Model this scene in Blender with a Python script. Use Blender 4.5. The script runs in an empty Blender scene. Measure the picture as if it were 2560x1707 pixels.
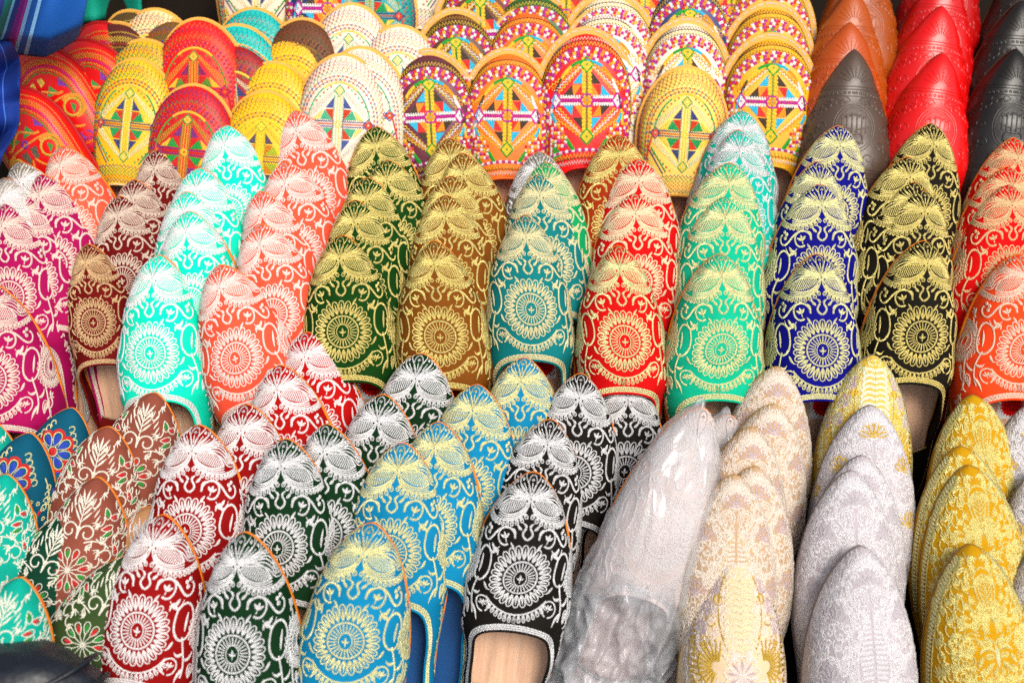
import bpy, math, random
import numpy as np
from mathutils import Vector, Matrix, Quaternion, noise

random.seed(7)
rng = np.random.default_rng(7)
PI = math.pi
sc = bpy.context.scene
C = sc.collection

# ------------------------------------------------------------------ camera
PITCH = 36.0          # degrees the lens looks down
FOC = 46.0
DIST = 1.42           # metres from the lens to the middle of the stall board
cam_d = bpy.data.cameras.new('camera')
cam_d.lens = FOC; cam_d.sensor_width = 36.0; cam_d.clip_start = 0.05; cam_d.clip_end = 60
cam = bpy.data.objects.new('camera', cam_d); C.objects.link(cam)
CAM = Vector((0, -DIST*math.cos(math.radians(PITCH)), 0.75 + DIST*math.sin(math.radians(PITCH))))
cam.location = CAM
cam.rotation_euler = (math.radians(90-PITCH), 0, 0)
cam_d.dof.use_dof = True
cam_d.dof.focus_distance = 1.27
cam_d.dof.aperture_fstop = 3.4
sc.camera = cam
R_ = Vector((1, 0, 0))
U_ = Vector((0, math.sin(math.radians(PITCH)), math.cos(math.radians(PITCH))))
B_ = Vector((0, -math.cos(math.radians(PITCH)), math.sin(math.radians(PITCH))))   # toward the lens

# ------------------------------------------------------------------ sky, sun, exposure
SUN_EL, SUN_AZ = 50.0, 28.0        # azimuth measured from the viewer's side (-Y), + to the right
w = bpy.data.worlds.new('World'); sc.world = w; w.use_nodes = True
nt = w.node_tree; nt.nodes.clear()
sky = nt.nodes.new('ShaderNodeTexSky'); sky.sky_type = 'NISHITA'; sky.sun_disc = False
sky.sun_elevation = math.radians(SUN_EL)
sky.sun_rotation = math.radians(180 - SUN_AZ)
sky.dust_density = 4.0; sky.air_density = 0.8; sky.ozone_density = 0.6
hs = nt.nodes.new('ShaderNodeHueSaturation'); hs.inputs['Saturation'].default_value = 0.45
bg = nt.nodes.new('ShaderNodeBackground'); bg.inputs['Strength'].default_value = 0.14
wo = nt.nodes.new('ShaderNodeOutputWorld')
nt.links.new(sky.outputs[0], hs.inputs['Color']); nt.links.new(hs.outputs[0], bg.inputs[0]); nt.links.new(bg.outputs[0], wo.inputs[0])
sl = bpy.data.lights.new('sun', 'SUN'); sl.energy = 2.0; sl.angle = math.radians(24); sl.color = (1.0, 0.93, 0.82)
so = bpy.data.objects.new('sun', sl); C.objects.link(so)
el, az = math.radians(SUN_EL), math.radians(SUN_AZ)
sd = Vector((math.sin(az)*math.cos(el), -math.cos(az)*math.cos(el), math.sin(el)))
so.rotation_euler = sd.to_track_quat('Z', 'Y').to_euler(); so.location = sd*4
vs = sc.view_settings
sc.display_settings.display_device = 'sRGB'
vs.view_transform = 'Standard'; vs.look = 'None'; vs.gamma = 1.0; vs.use_curve_mapping = False
vs.exposure = 0.25
sc.cycles.use_denoising = False
sc.cycles.max_bounces = 8; sc.cycles.transparent_max_bounces = 24

# ------------------------------------------------------------------ materials
def sat(c, k):
    l = .3*c[0]+.55*c[1]+.15*c[2]
    return tuple(min(.92, max(.002, l+(v-l)*k)) for v in c[:3])+(1,)
def lin(h):
    h = h.lstrip('#'); o = []
    for i in (0, 2, 4):
        v = int(h[i:i+2], 16)/255
        o.append(v/12.92 if v <= .04045 else ((v+.055)/1.055)**2.4)
    return (o[0], o[1], o[2], 1)
_mc = {}
def new_mat(name):
    m = bpy.data.materials.new(name); m.use_nodes = True
    return m, m.node_tree, m.node_tree.nodes['Principled BSDF']
def nd(t, kind, **kw):
    n = t.nodes.new(kind)
    for k, v in kw.items():
        if k in n.inputs: n.inputs[k].default_value = v
        else: setattr(n, k, v)
    return n
def varied(t, b, hexc, amt, scale, coord='Object'):
    tc = nd(t, 'ShaderNodeTexCoord'); n = nd(t, 'ShaderNodeTexNoise', Scale=scale, Detail=4.0)
    t.links.new(tc.outputs[coord], n.inputs['Vector'])
    c = sat(lin(hexc), 1.3)
    mx = nd(t, 'ShaderNodeMix', data_type='RGBA')
    mx.inputs[6].default_value = tuple(x*(1-amt) for x in c[:3])+(1,)
    mx.inputs[7].default_value = tuple(min(1, x*(1+amt)) for x in c[:3])+(1,)
    t.links.new(n.outputs['Fac'], mx.inputs[0]); t.links.new(mx.outputs[2], b.inputs['Base Color'])
    return tc, n
def bump(t, b, src, strength, dist):
    bp = nd(t, 'ShaderNodeBump', Strength=strength, Distance=dist)
    t.links.new(src, bp.inputs['Height']); t.links.new(bp.outputs[0], b.inputs['Normal'])
def fabric(h, sheen=.04, rough=.8):
    k = ('f', h, sheen)
    if k in _mc: return _mc[k]
    m, t, b = new_mat('fabric'); tc, n = varied(t, b, h, .22, 60)
    f = nd(t, 'ShaderNodeTexNoise', Scale=900.0, Detail=2.0); t.links.new(tc.outputs['Object'], f.inputs['Vector'])
    bump(t, b, f.outputs['Fac'], .35, .0008)
    b.inputs['Roughness'].default_value = rough
    b.inputs['Specular IOR Level'].default_value = .12
    b.inputs['Sheen Weight'].default_value = sheen; b.inputs['Sheen Roughness'].default_value = .4
    b.inputs['Sheen Tint'].default_value = lin(h)
    _mc[k] = m; return m
def thread(h, metal=.0, rough=.42):
    k = ('t', h, metal)
    if k in _mc: return _mc[k]
    m, t, b = new_mat('thread')
    uv = nd(t, 'ShaderNodeUVMap'); wv = nd(t, 'ShaderNodeTexWave', Scale=2.6, Distortion=1.2)
    wv.inputs['Detail Scale'].default_value = 3.0
    wv.bands_direction = 'X'; t.links.new(uv.outputs[0], wv.inputs['Vector'])
    tc = nd(t, 'ShaderNodeTexCoord'); ns = nd(t, 'ShaderNodeTexNoise', Scale=650.0, Detail=2.0)
    t.links.new(tc.outputs['Object'], ns.inputs['Vector'])
    ad = nd(t, 'ShaderNodeMath', operation='ADD'); t.links.new(wv.outputs['Fac'], ad.inputs[0]); t.links.new(ns.outputs['Fac'], ad.inputs[1])
    mr = nd(t, 'ShaderNodeMapRange'); mr.inputs[1].default_value = .35; mr.inputs[2].default_value = 1.3
    t.links.new(ad.outputs[0], mr.inputs[0])
    c = lin(h); mx = nd(t, 'ShaderNodeMix', data_type='RGBA')
    mx.inputs[6].default_value = tuple(x*(.45 if metal > .2 else .6) for x in c[:3])+(1,); mx.inputs[7].default_value = tuple(min(.95, x*1.25) for x in c[:3])+(1,)  # shade between stitches and bright glints painted into the thread colour
    t.links.new(mr.outputs[0], mx.inputs[0]); t.links.new(mx.outputs[2], b.inputs['Base Color'])
    bump(t, b, ad.outputs[0], .6, .0009)
    b.inputs['Roughness'].default_value = rough; b.inputs['Metallic'].default_value = metal
    b.inputs['Anisotropic'].default_value = .4
    _mc[k] = m; return m
def leather(h, rough=.5, grain=.25, scale=350.0):
    k = ('l', h, rough, grain)
    if k in _mc: return _mc[k]
    m, t, b = new_mat('leather'); tc, n = varied(t, b, h, .2, 25)
    v = nd(t, 'ShaderNodeTexVoronoi', Scale=scale); t.links.new(tc.outputs['Object'], v.inputs['Vector'])
    bump(t, b, v.outputs['Distance'], grain, .0006)
    b.inputs['Roughness'].default_value = rough
    _mc[k] = m; return m

GOLD = thread('#f4d482', .62, .36); GOLDP = thread('#f6e2a8', .5, .38); GOLDD = thread('#e2bd4a', .55, .34)
SILV = thread('#e4e4e6', .45, .38); WHITE = thread('#e0dad9', .0, .45); PALE = thread('#efe4d2', .1, .42)
ROSE = thread('#e6cdbf', .15, .42); COPPER = thread('#dcb98a', .4, .4)
SOLE = leather('#c98a3e', .62, .2); SOLE_TAN = leather('#d6a76a', .6, .2); SOLE_OR = leather('#d2812f', .6, .15)
INSOLE = leather('#dcb8a0', .6, .2).copy()
_t = INSOLE.node_tree; _b = _t.nodes['Principled BSDF']; _src = _b.inputs['Base Color'].links[0].from_socket
_tc = nd(_t, 'ShaderNodeTexCoord'); _mp = nd(_t, 'ShaderNodeMapping'); _mp.inputs['Scale'].default_value = (160, 9, 1); _t.links.new(_tc.outputs['Object'], _mp.inputs[0])
_n = nd(_t, 'ShaderNodeTexNoise', Scale=1.0, Detail=4.0); _t.links.new(_mp.outputs[0], _n.inputs['Vector'])
_mr = nd(_t, 'ShaderNodeMapRange'); _mr.inputs[1].default_value = .3; _mr.inputs[2].default_value = .7; _mr.inputs[3].default_value = .68; _mr.inputs[4].default_value = 1.08; _t.links.new(_n.outputs['Fac'], _mr.inputs[0])
_mx = nd(_t, 'ShaderNodeMix', data_type='RGBA', blend_type='MULTIPLY'); _mx.inputs[0].default_value = 1.0; _t.links.new(_src, _mx.inputs[6]); _t.links.new(_mr.outputs[0], _mx.inputs[7]); _t.links.new(_mx.outputs[2], _b.inputs['Base Color']); LINING = leather('#b58d5e', .7, .15)

# ------------------------------------------------------------------ slipper surface (centimetres; t runs from the toe tip to the heel)
class Last:
    def __init__(s, W, T, p, L, throat, h0, h1, hT, ex, ez, lift, qmax=.62, waist=.80, heel=.74, bend=0., dent=0., seed=0.):
        s.bend, s.dent, s.seed = bend, dent, seed
        s.W, s.T, s.p, s.L, s.throat, s.h0, s.h1, s.hT, s.ex, s.ez, s.lift, s.qmax = W, T, p, L, throat, h0, h1, hT, ex, ez, lift, qmax
        s.waist, s.heel = waist, heel
        ts = np.linspace(0, L, 271); qs = np.linspace(0, 1, 90)
        QQ, TT = np.meshgrid(qs, ts)
        P = s.P(QQ, TT, 1.0)
        seg = np.linalg.norm(np.diff(P, axis=1), axis=2)
        S = np.concatenate([np.zeros((len(ts), 1)), np.cumsum(seg, axis=1)], axis=1)
        s.ts, s.G = ts, S[:, -1]
        s.dx = .05; s.nx = 240
        xs = np.arange(s.nx)*s.dx
        s.Q = np.array([np.interp(xs, S[i], qs) for i in range(len(ts))])
    def w(s, t):
        t = np.asarray(t, float)
        a = np.clip(t/s.T, 0, 1)
        front = s.W*np.power(np.maximum(1-(1-a)**2, 0), s.p)
        b = np.clip((t-s.T)/(s.L-s.T), 0, 1)
        sm = lambda e0, e1, x: (lambda k: k*k*(3-2*k))(np.clip((x-e0)/(e1-e0), 0, 1))
        back = s.W*(1-(1-s.waist)*sm(0, .55, b)-(s.waist-s.heel)*sm(.5, .8, b))
        e = np.clip((t-(s.L-3.4))/3.4, 0, 1)
        back = back*np.sqrt(np.maximum(1-e*e, 0))
        return np.where(t < s.T, front, back)
    def h(s, t):
        t = np.asarray(t, float)
        a = np.clip(t/s.hT, 0, 1)
        f = s.h0*(1-np.exp(-t/.7))+.25+(s.h1-s.h0)*np.sin(a*PI/2)**1.0
        b = np.clip((t-s.throat)/(s.L-s.throat), 0, 1)
        return f*(1-.45*b)
    def bx(s, t):
        return s.bend*np.clip(1-np.asarray(t, float)/15., 0, 1)**2
    def zl(s, t):
        a = np.clip(1-np.asarray(t, float)/6.0, 0, 1); return s.lift*a*a
    def P(s, q, t, sg):
        ph = (1-q)*PI/2
        th = sg*(PI/2-ph); k = np.sin(.55*t+s.seed)*np.cos(1.6*th+s.seed*2)+.6*np.sin(1.3*t+2*s.seed+1.2*th)
        d = s.dent*k*np.clip(t/4, 0, 1)
        x = sg*s.w(t)*np.cos(ph)**s.ex*(1+d*.5) + s.bx(t)
        z = s.h(t)*np.sin(ph)**s.ez*(1+d) + s.zl(t)
        return np.stack([x, s.L-t+0*q, z], axis=-1)
    def qtop(s, t):
        d = np.maximum(np.asarray(t, float)-s.throat, 0)/1.6
        return s.qmax*np.tanh(d**.55)
    def pos(s, X, t):
        X = np.asarray(X, float); t = np.clip(np.asarray(t, float), 0, s.L-.01)
        fi = t/s.L*270; i = np.minimum(fi.astype(int), 269); fa = fi-i
        ax = np.minimum(np.abs(X)/s.dx, s.nx-2); j = ax.astype(int); fb = ax-j
        q = (s.Q[i, j]*(1-fb)+s.Q[i, j+1]*fb)*(1-fa)+(s.Q[i+1, j]*(1-fb)+s.Q[i+1, j+1]*fb)*fa
        return s.P(q, t, np.where(X < 0, -1.0, 1.0)), q
    def nrm(s, X, t):
        e = .06
        a = s.pos(X+e, t)[0]-s.pos(X-e, t)[0]; b = s.pos(X, t+e)[0]-s.pos(X, np.maximum(t-e, 0))[0]
        n = np.cross(b, a); l = np.linalg.norm(n, axis=-1, keepdims=True); l[l == 0] = 1
        return n/l
    def girth(s, t): return np.interp(t, s.ts, s.G)

POINT = Last(4.75, 12.5, .64, 27.0, 13.7, 1.25, 5.0, 14.0, .84, .84, .5)
PVAR = [POINT, Last(4.75, 12.3, .62, 27.0, 13.5, 1.25, 4.7, 14.0, .84, .84, .4, bend=.45, dent=.05, seed=1.3), Last(4.7, 12.8, .66, 27.0, 13.8, 1.2, 5.1, 14.0, .83, .86, .7, bend=-.45, dent=.05, seed=4.1), Last(4.85, 12.5, .63, 27.0, 13.6, 1.3, 4.8, 13.0, .86, .82, .5, bend=.15, dent=.07, seed=7.7)]
LEATH = Last(4.9, 14.0, .74, 27.5, 15.0, .9, 4.8, 14.0, .85, .85, .6, dent=.05, seed=2.2)
ROUND = Last(4.75, 6.8, .52, 26.0, 13.2, .9, 2.7, 11.0, .78, .88, .3)

def mesh_from(name, verts, faces, uvs=None, mats=None, nslots=1, smooth=True):
    me = bpy.data.meshes.new(name)
    me.from_pydata([tuple(v) for v in verts], [], [tuple(f) for f in faces])
    for _ in range(nslots): me.materials.append(None)
    if mats is not None: me.polygons.foreach_set('material_index', np.array(mats, dtype=np.int32))
    if uvs is not None:
        ul = me.uv_layers.new(name='UVMap'); li = np.empty(len(me.loops), dtype=np.int32); me.loops.foreach_get('vertex_index', li)
        ul.data.foreach_set('uv', np.asarray(uvs, dtype=np.float32)[li].ravel())
    if smooth: me.polygons.foreach_set('use_smooth', np.ones(len(me.polygons), dtype=bool))
    me.update(); return me

def upper_mesh(S):
    tt = np.concatenate([np.array([0, .06, .18, .36, .6, .95]), np.arange(1.4, S.throat-.2, .45), [S.throat],
                         S.throat+np.array([.05, .15, .3, .5, .8, 1.2, 1.7, 2.4, 3.2]), np.linspace(S.throat+4.2, S.L-.02, 13)])
    nk = 17; ks = np.linspace(0, 1, nk)
    V, F = [], []; vid = {}
    outer = []
    for sg in (1, -1):
        qt = S.qtop(tt)[:, None]; Q = qt+(1-qt)*ks[None, :]; T = np.repeat(tt[:, None], nk, 1)
        P = S.P(Q, T, float(sg))
        du = np.gradient(P, axis=1); dv = np.gradient(P, axis=0)
        n = np.cross(dv, du)*sg; l = np.linalg.norm(n, axis=-1, keepdims=True); l[l < 1e-9] = 1; n /= l
        outer.append((P, n))
    def vert(p):
        k = (round(p[0], 3), round(p[1], 3), round(p[2], 3))
        if k not in vid: vid[k] = len(V); V.append([c*.01 for c in p])
        return vid[k]
    for si, (P, n) in enumerate(outer):
        I = P-n*.16
        I[..., 2] = np.maximum(I[..., 2], .02)
        ix = [[vert(P[i, j]) for j in range(nk)] for i in range(len(tt))]
        off = [[None]*nk for _ in tt]
        for i in range(len(tt)):
            for j in range(nk):
                p = I[i, j].copy()
                if j == 0 and tt[i] <= S.throat: p[0] = float(S.bx(tt[i]))
                p[2] -= .0007
                off[i][j] = vert(p)
        for i in range(len(tt)-1):
            for j in range(nk-1):
                a, b, c, d = ix[i][j], ix[i][j+1], ix[i+1][j+1], ix[i+1][j]
                f = (a, b, c, d) if si == 1 else (d, c, b, a)
                f = tuple(dict.fromkeys(f))
                if len(f) > 2: F.append(f)
                a, b, c, d = off[i][j], off[i][j+1], off[i+1][j+1], off[i+1][j]
                f = (d, c, b, a) if si == 1 else (a, b, c, d)
                f = tuple(dict.fromkeys(f))
                if len(f) > 2: F.append(f)
            if tt[i] >= S.throat-.01:
                f = (ix[i][0], ix[i+1][0], off[i+1][0], off[i][0]); f = f if si == 1 else f[::-1]
                f = tuple(dict.fromkeys(f))
                if len(f) > 2: F.append(f)
    return mesh_from('upper', V, F)

def outline(S, grow, n=44):
    a = np.linspace(0, 1, n); t = S.L*(1-np.cos(a*PI))/2
    t = np.concatenate([[0], np.array([.05, .15, .3]), t[2:-1], [S.L]])
    t = np.unique(t)
    x = S.w(t); pts = [(xx, tt) for xx, tt in zip(x, t)] + [(-xx, tt) for xx, tt in zip(x[-2:0:-1], t[-2:0:-1])]
    P = np.array(pts)
    d = np.roll(P, -1, 0)-np.roll(P, 1, 0); d /= np.linalg.norm(d, axis=1, keepdims=True)+1e-9
    nrm = np.stack([d[:, 1], -d[:, 0]], 1)
    c = P-np.array([0, S.L/2]); sgn = np.where((nrm*c).sum(1) < 0, -1, 1)[:, None]
    return P+nrm*sgn*grow
def plate(S, prof, name):
    """prof: list of (grow, z) rings from bottom to top; capped at both ends"""
    V, F = [], []; n = None
    for g, z in prof:
        o = outline(S, g); n = len(o)
        for x, t in o: V.append(((x+float(S.bx(max(t, 0))))*.01, (S.L-t)*.01, (z+float(S.zl(max(t, 0))))*.01))
    for r in range(len(prof)-1):
        for i in range(n):
            j = (i+1) % n; F.append((r*n+i, (r+1)*n+i, (r+1)*n+j, r*n+j))
    half = n//2
    for base, flip in ((0, 1), ((len(prof)-1)*n, 0)):
        for i in range(half):
            a, b, c, d = base+i, base+i+1, base+(n-i-1) % n, base+(n-i) % n
            f = tuple(dict.fromkeys((a, b, c, d)))
            if len(f) > 2: F.append(f if flip else f[::-1])
    return mesh_from(name, V, F, smooth=False)

# ---- strokes: (part, pts(X,t), width, slot, profile, closed)
class Pat:
    def __init__(s): s.st = []
    def add(s, part, pts, wd=.13, slot=0, prof='flat', mirror=True, h=None):
        pts = np.asarray(pts, float); s.st.append((part, pts, wd, slot, prof, h))
        if mirror and np.abs(pts[:, 0]).max() > .02: s.st.append((part, pts*np.array([-1, 1]), wd, slot, prof, h))
    def leaf(s, part, x, t, ang, ln, wd, slot=0, mirror=True):
        s.add(part, ray(x, t, ang, 0, ln, 6), wd, slot, 'leaf', mirror)
    def loop(s, part, x, t, ang, ln, wd, sw=.11, slot=0, mirror=True):
        s.add(part, tear(x, t, ang, ln, wd), sw, slot, 'flat', mirror)
    def circ(s, part, x, t, r, a0=0, a1=360, sw=.13, slot=0, mirror=True, r1=None, ry=1.0, prof='flat'):
        s.add(part, arc(x, t, r, a0, a1, r1, ry), sw, slot, prof, mirror)
def ray(x, t, ang, r0, r1, n=5):
    a = math.radians(ang); r = np.linspace(r0, r1, n)
    return np.stack([x+np.sin(a)*r, t-np.cos(a)*r], 1)
def tear(x, t, ang, ln, wd, n=14):
    u = np.linspace(0, 2*PI, n+1); L = (1-np.cos(u))/2*ln; Wd = np.sin(u)*np.sin(u/2)*wd/2*1.2
    a = math.radians(ang)
    return np.stack([x+np.sin(a)*L+np.cos(a)*Wd, t-np.cos(a)*L+np.sin(a)*Wd], 1)
def arc(x, t, r, a0, a1, r1=None, ry=1.0):
    n = max(5, int(abs(a1-a0)/18)+1); a = np.radians(np.linspace(a0, a1, n)); rr = np.linspace(r, r if r1 is None else r1, n)
    return np.stack([x+np.sin(a)*rr, t-np.cos(a)*rr*ry], 1)
def bez(*p, n=14):
    p = np.array(p, float); u = np.linspace(0, 1, n)[:, None]
    return (1-u)**3*p[0]+3*(1-u)**2*u*p[1]+3*(1-u)*u*u*p[2]+u**3*p[3]
def along(pts, step):
    d = np.linalg.norm(np.diff(pts, axis=0), axis=1); s = np.concatenate([[0], np.cumsum(d)])
    if s[-1] < 1e-6: return pts
    n = max(2, int(round(s[-1]/step))+1); u = np.linspace(0, s[-1], n)
    return np.stack([np.interp(u, s, pts[:, 0]), np.interp(u, s, pts[:, 1])], 1)
def tang(pts):
    d = np.gradient(pts, axis=0); d /= np.linalg.norm(d, axis=1, keepdims=True)+1e-9; return d
def zig(pts, amp, per):
    q = along(np.asarray(pts, float), per/2); d = tang(q); n = np.stack([d[:, 1], -d[:, 0]], 1)
    return q+n*(amp/2*np.where(np.arange(len(q)) % 2 == 0, 1, -1))[:, None]
def dashes(pts, ln, gap):
    q = along(np.asarray(pts, float), (ln+gap)/2); return [q[i:i+2]+0*q[i:i+2] if False else np.stack([q[i], q[i]+(q[i+1]-q[i])*2*ln/(ln+gap)*1.0]) for i in range(0, len(q)-1, 2)]

def build_strokes(S, strokes, nslots, name, lift=0.0):
    V, F, UV, M = [], [], [], []; base = 0
    for part, pts, wd, slot, prof, hh in strokes:
        poly = prof == 'poly'
        if poly:
            c = pts
            P, q = S.pos(c[:, 0], c[:, 1])
            N = S.nrm(c[:, 0], c[:, 1]); P = P+N*(.035 if hh is None else hh)
            k = len(c); V.append(P); UV.append(c*1.0); F += [tuple(base+i for i in range(k))]; M += [slot]; base += k; continue
        q = along(pts, .16) if prof != 'zig' else pts
        if len(q) < 2: continue
        ok = (np.abs(q[:, 0]) < S.girth(np.clip(q[:, 1], 0, S.L))-.04) & (q[:, 1] > .06) & (q[:, 1] < S.L-.3)
        _, qq = S.pos(q[:, 0], q[:, 1]); ok &= (q[:, 1] < S.throat-.05) | (qq > S.qtop(q[:, 1])+.02)
        d = np.concatenate([[0], np.cumsum(np.linalg.norm(np.diff(q, axis=0), axis=1))]); tot = d[-1]+1e-9
        if prof == 'leaf': W = wd*np.sin(np.clip(d/tot, .04, .97)*PI)**.7
        elif prof == 'taper': W = wd*(1-.75*d/tot)
        elif prof == 'comma': W = wd*np.maximum(np.sin((d/tot)**.6*PI), .12)
        elif prof == 'bead': W = wd*(.55+.45*np.abs(np.sin(d/.3*PI)))
        else: W = np.full(len(q), wd)
        T = tang(q); n2 = np.stack([-T[:, 1], T[:, 0]], 1)
        if prof == 'zig':
            pass
        i = 0
        while i < len(q):
            if not ok[i]: i += 1; continue
            j = i
            while j+1 < len(q) and ok[j+1]: j += 1
            if j > i:
                sl = slice(i, j+1); m = j-i+1
                hgt = (.05+.3*np.minimum(W[sl], .4)) if hh is None else np.full(m, hh)
                l = q[sl]+n2[sl]*W[sl, None]/2; r = q[sl]-n2[sl]*W[sl, None]/2; c = q[sl]
                Pl, Pc, Pr = S.pos(l[:, 0], l[:, 1])[0], S.pos(c[:, 0], c[:, 1])[0], S.pos(r[:, 0], r[:, 1])[0]
                N = S.nrm(c[:, 0], c[:, 1])
                Pc = Pc+N*(hgt[:, None]+lift); Pl = Pl+N*(lift+.004); Pr = Pr+N*(lift+.004)
                V.append(np.stack([Pl, Pc, Pr], 1).reshape(-1, 3))
                off = rng.random()*10
                UV.append(np.stack([np.stack([d[sl]+off, 0*d[sl]], 1), np.stack([d[sl]+off, 0*d[sl]+.5], 1), np.stack([d[sl]+off, 0*d[sl]+1], 1)], 1).reshape(-1, 2))
                for k in range(m-1):
                    a = base+3*k
                    F += [(a, a+1, a+4, a+3), (a+1, a+2, a+5, a+4)]; M += [slot, slot]
                base += 3*m
            i = j+1
    if not V: return None
    return mesh_from(name, np.concatenate(V)*.01, F, np.concatenate(UV), M, nslots)

def part_meshes(S, pat, nslots):
    order = []
    for s in pat.st:
        if s[0] not in order: order.append(s[0])
    out = {}
    for p in order:
        me = build_strokes(S, [s for s in pat.st if s[0] == p], nslots, p)
        if me: out[p] = me
    return out

# ---- hem braid and piping following the opening
def topline(S, q_extra=0.0):
    t = np.concatenate([S.throat+np.linspace(0, 1, 14)**2*2.2, np.linspace(S.throat+2.8, S.L-.3, 22)])
    q = S.qtop(t)
    R = S.P(q, t, 1.0); Lf = S.P(q, t, -1.0)
    return np.concatenate([Lf[::-1], R[1:]]), np.concatenate([(-q)[::-1], q[1:]]), np.concatenate([t[::-1], t[1:]])
def resample3(P, step):
    d = np.concatenate([[0], np.cumsum(np.linalg.norm(np.diff(P, axis=0), axis=1))]); n = int(d[-1]/step)+1
    u = np.linspace(0, d[-1], n); return np.stack([np.interp(u, d, P[:, k]) for k in range(3)], 1), u
def braid_mesh(S, rows=3, wd=.19, start=.16, slot=None, zz=False):
    P, q, t = topline(S)
    # surface normal + inward direction in the surface
    qa = np.abs(q); sg = np.where(q < 0, -1.0, 1.0)
    e = .02
    A = S.P(np.minimum(qa+e, 1), t, sg)-P; Bt = S.P(qa, np.maximum(t-.2, 0), sg)-P
    Tn = np.gradient(P, axis=0); Tn /= np.linalg.norm(Tn, axis=1, keepdims=True)+1e-9
    N = np.cross(A, Bt)*sg[:, None]; ln = np.linalg.norm(N, axis=1, keepdims=True)
    bad = ln[:, 0] < 1e-7; N = N/np.maximum(ln, 1e-9); N[bad] = (0, 0, 1)
    N = np.where((N*(P-np.stack([0*t, S.L-t, 0*t], 1))).sum(1, keepdims=True) < 0, -N, N)
    inw = np.cross(Tn, N); ref = A/np.maximum(np.linalg.norm(A, axis=1, keepdims=True), 1e-9)+Bt/np.maximum(np.linalg.norm(Bt, axis=1, keepdims=True), 1e-9)
    inw = np.where((inw*ref).sum(1, keepdims=True) < 0, -inw, inw)
    V, F, UV, M = [], [], [], []; base = 0
    Pd, u = resample3(P, .07)
    dd = np.concatenate([[0], np.cumsum(np.linalg.norm(np.diff(P, axis=0), axis=1))])
    Nd = np.stack([np.interp(u, dd, N[:, k]) for k in range(3)], 1); Id = np.stack([np.interp(u, dd, inw[:, k]) for k in range(3)], 1)
    Nd /= np.linalg.norm(Nd, axis=1, keepdims=True)+1e-9; Id /= np.linalg.norm(Id, axis=1, keepdims=True)+1e-9
    for r in range(rows):
        o = start+r*wd*1.02
        bw = wd*(.62+.38*np.abs(np.sin(u/.34*PI+r*1.2)))
        hgt = .05+.06*np.abs(np.sin(u/.34*PI+r*1.2))
        c = Pd+Id*o+Nd*(hgt[:, None]+.02); l = Pd+Id*(o-bw/2)[:, None]+Nd*.015; rr = Pd+Id*(o+bw/2)[:, None]+Nd*.015
        V.append(np.stack([l, c, rr], 1).reshape(-1, 3)); m = len(u)
        UV.append(np.stack([np.stack([u, 0*u], 1), np.stack([u, 0*u+.5], 1), np.stack([u, 0*u+1], 1)], 1).reshape(-1, 2))
        sl = 0 if slot is None else slot[r]
        for k in range(m-1):
            a = base+3*k; F += [(a, a+1, a+4, a+3), (a+1, a+2, a+5, a+4)]; M += [sl, sl]
        base += 3*m
    return mesh_from('hem_braid', np.concatenate(V)*.01, F, np.concatenate(UV), M, 1 if slot is None else max(slot)+1)
def tube_mesh(P, r, name, nseg=7):
    P = np.asarray(P, float); T = np.gradient(P, axis=0); T /= np.linalg.norm(T, axis=1, keepdims=True)+1e-9
    up = np.array([.13, .27, .95]); V, F = [], []
    for i in range(len(P)):
        a = np.cross(T[i], up); a /= np.linalg.norm(a)+1e-9; b = np.cross(T[i], a)
        for k in range(nseg):
            an = 2*PI*k/nseg; V.append((P[i]+r*(math.cos(an)*a+math.sin(an)*b))*.01)
    for i in range(len(P)-1):
        for k in range(nseg):
            k2 = (k+1) % nseg; F.append((i*nseg+k, i*nseg+k2, (i+1)*nseg+k2, (i+1)*nseg+k))
    return mesh_from(name, V, F)
def heel_flap_mesh(S):
    V, F = [], []; nu, nv = 13, 7
    for layer in (0, 1):
        for i in range(nv):
            v = i/(nv-1)
            for j in range(nu):
                u = -1+2*j/(nu-1)
                edge = S.L-6.2-1.0*(u*u)*1.0+.9
                t = (S.L-.15)*(1-v)+edge*v
                x = u*float(S.w(min(t, S.L-1.2)))*.93
                z = .35+1.0*math.sin(v*PI)*.8+.5*v-.25*u*u*v - layer*.15
                V.append((x*.01, (S.L-t)*.01, z*.01))
    n = nu*nv
    for i in range(nv-1):
        for j in range(nu-1):
            a = i*nu+j; F.append((a, a+1, a+nu+1, a+nu)); F.append((n+a+nu, n+a+nu+1, n+a+1, n+a))
    for j in range(nu-1):
        a = (nv-1)*nu+j; F.append((a, a+1, n+a+1, n+a))
    P = np.array([V[(nv-1)*nu+j] for j in range(nu)])*100
    return mesh_from('heel_flap', V, F), P

# ------------------------------------------------------------------ embroidery designs (X across, t from the toe, centimetres)
def medallion(p, cx, ct, R, part='medallion', mir=False, full=True):
    ri = R*.21; rr = R*.55
    p.circ(part, cx, ct, ri, sw=.1, mirror=mir, ry=1.25); p.circ(part, cx, ct, rr, sw=.17, mirror=mir)
    n = 26
    for k in range(n):
        a = 360*k/n; p.add(part, ray(cx, ct, a, ri*1.25, rr*.9, 3), .11*R/2.6, mirror=mir)
        ln = R*(.40+.06*abs(math.cos(math.radians(a))))
        x, t = cx+math.sin(math.radians(a))*rr*1.12, ct-math.cos(math.radians(a))*rr*1.12
        p.loop(part, x, t, a, ln, R*.205, sw=.115*R/2.6, mirror=mir); p.leaf(part, x, t, a, ln*.8, R*.07, mirror=mir)
    if full:
        p.leaf(part, cx, ct+.1, 0, .45, .2, mirror=mir)
        for s in (-60, 60): p.leaf(part, cx, ct+.15, s, .38, .2, mirror=mir)
        p.leaf(part, cx, ct+.1, 180, .35, .12, mirror=mir)
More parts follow.
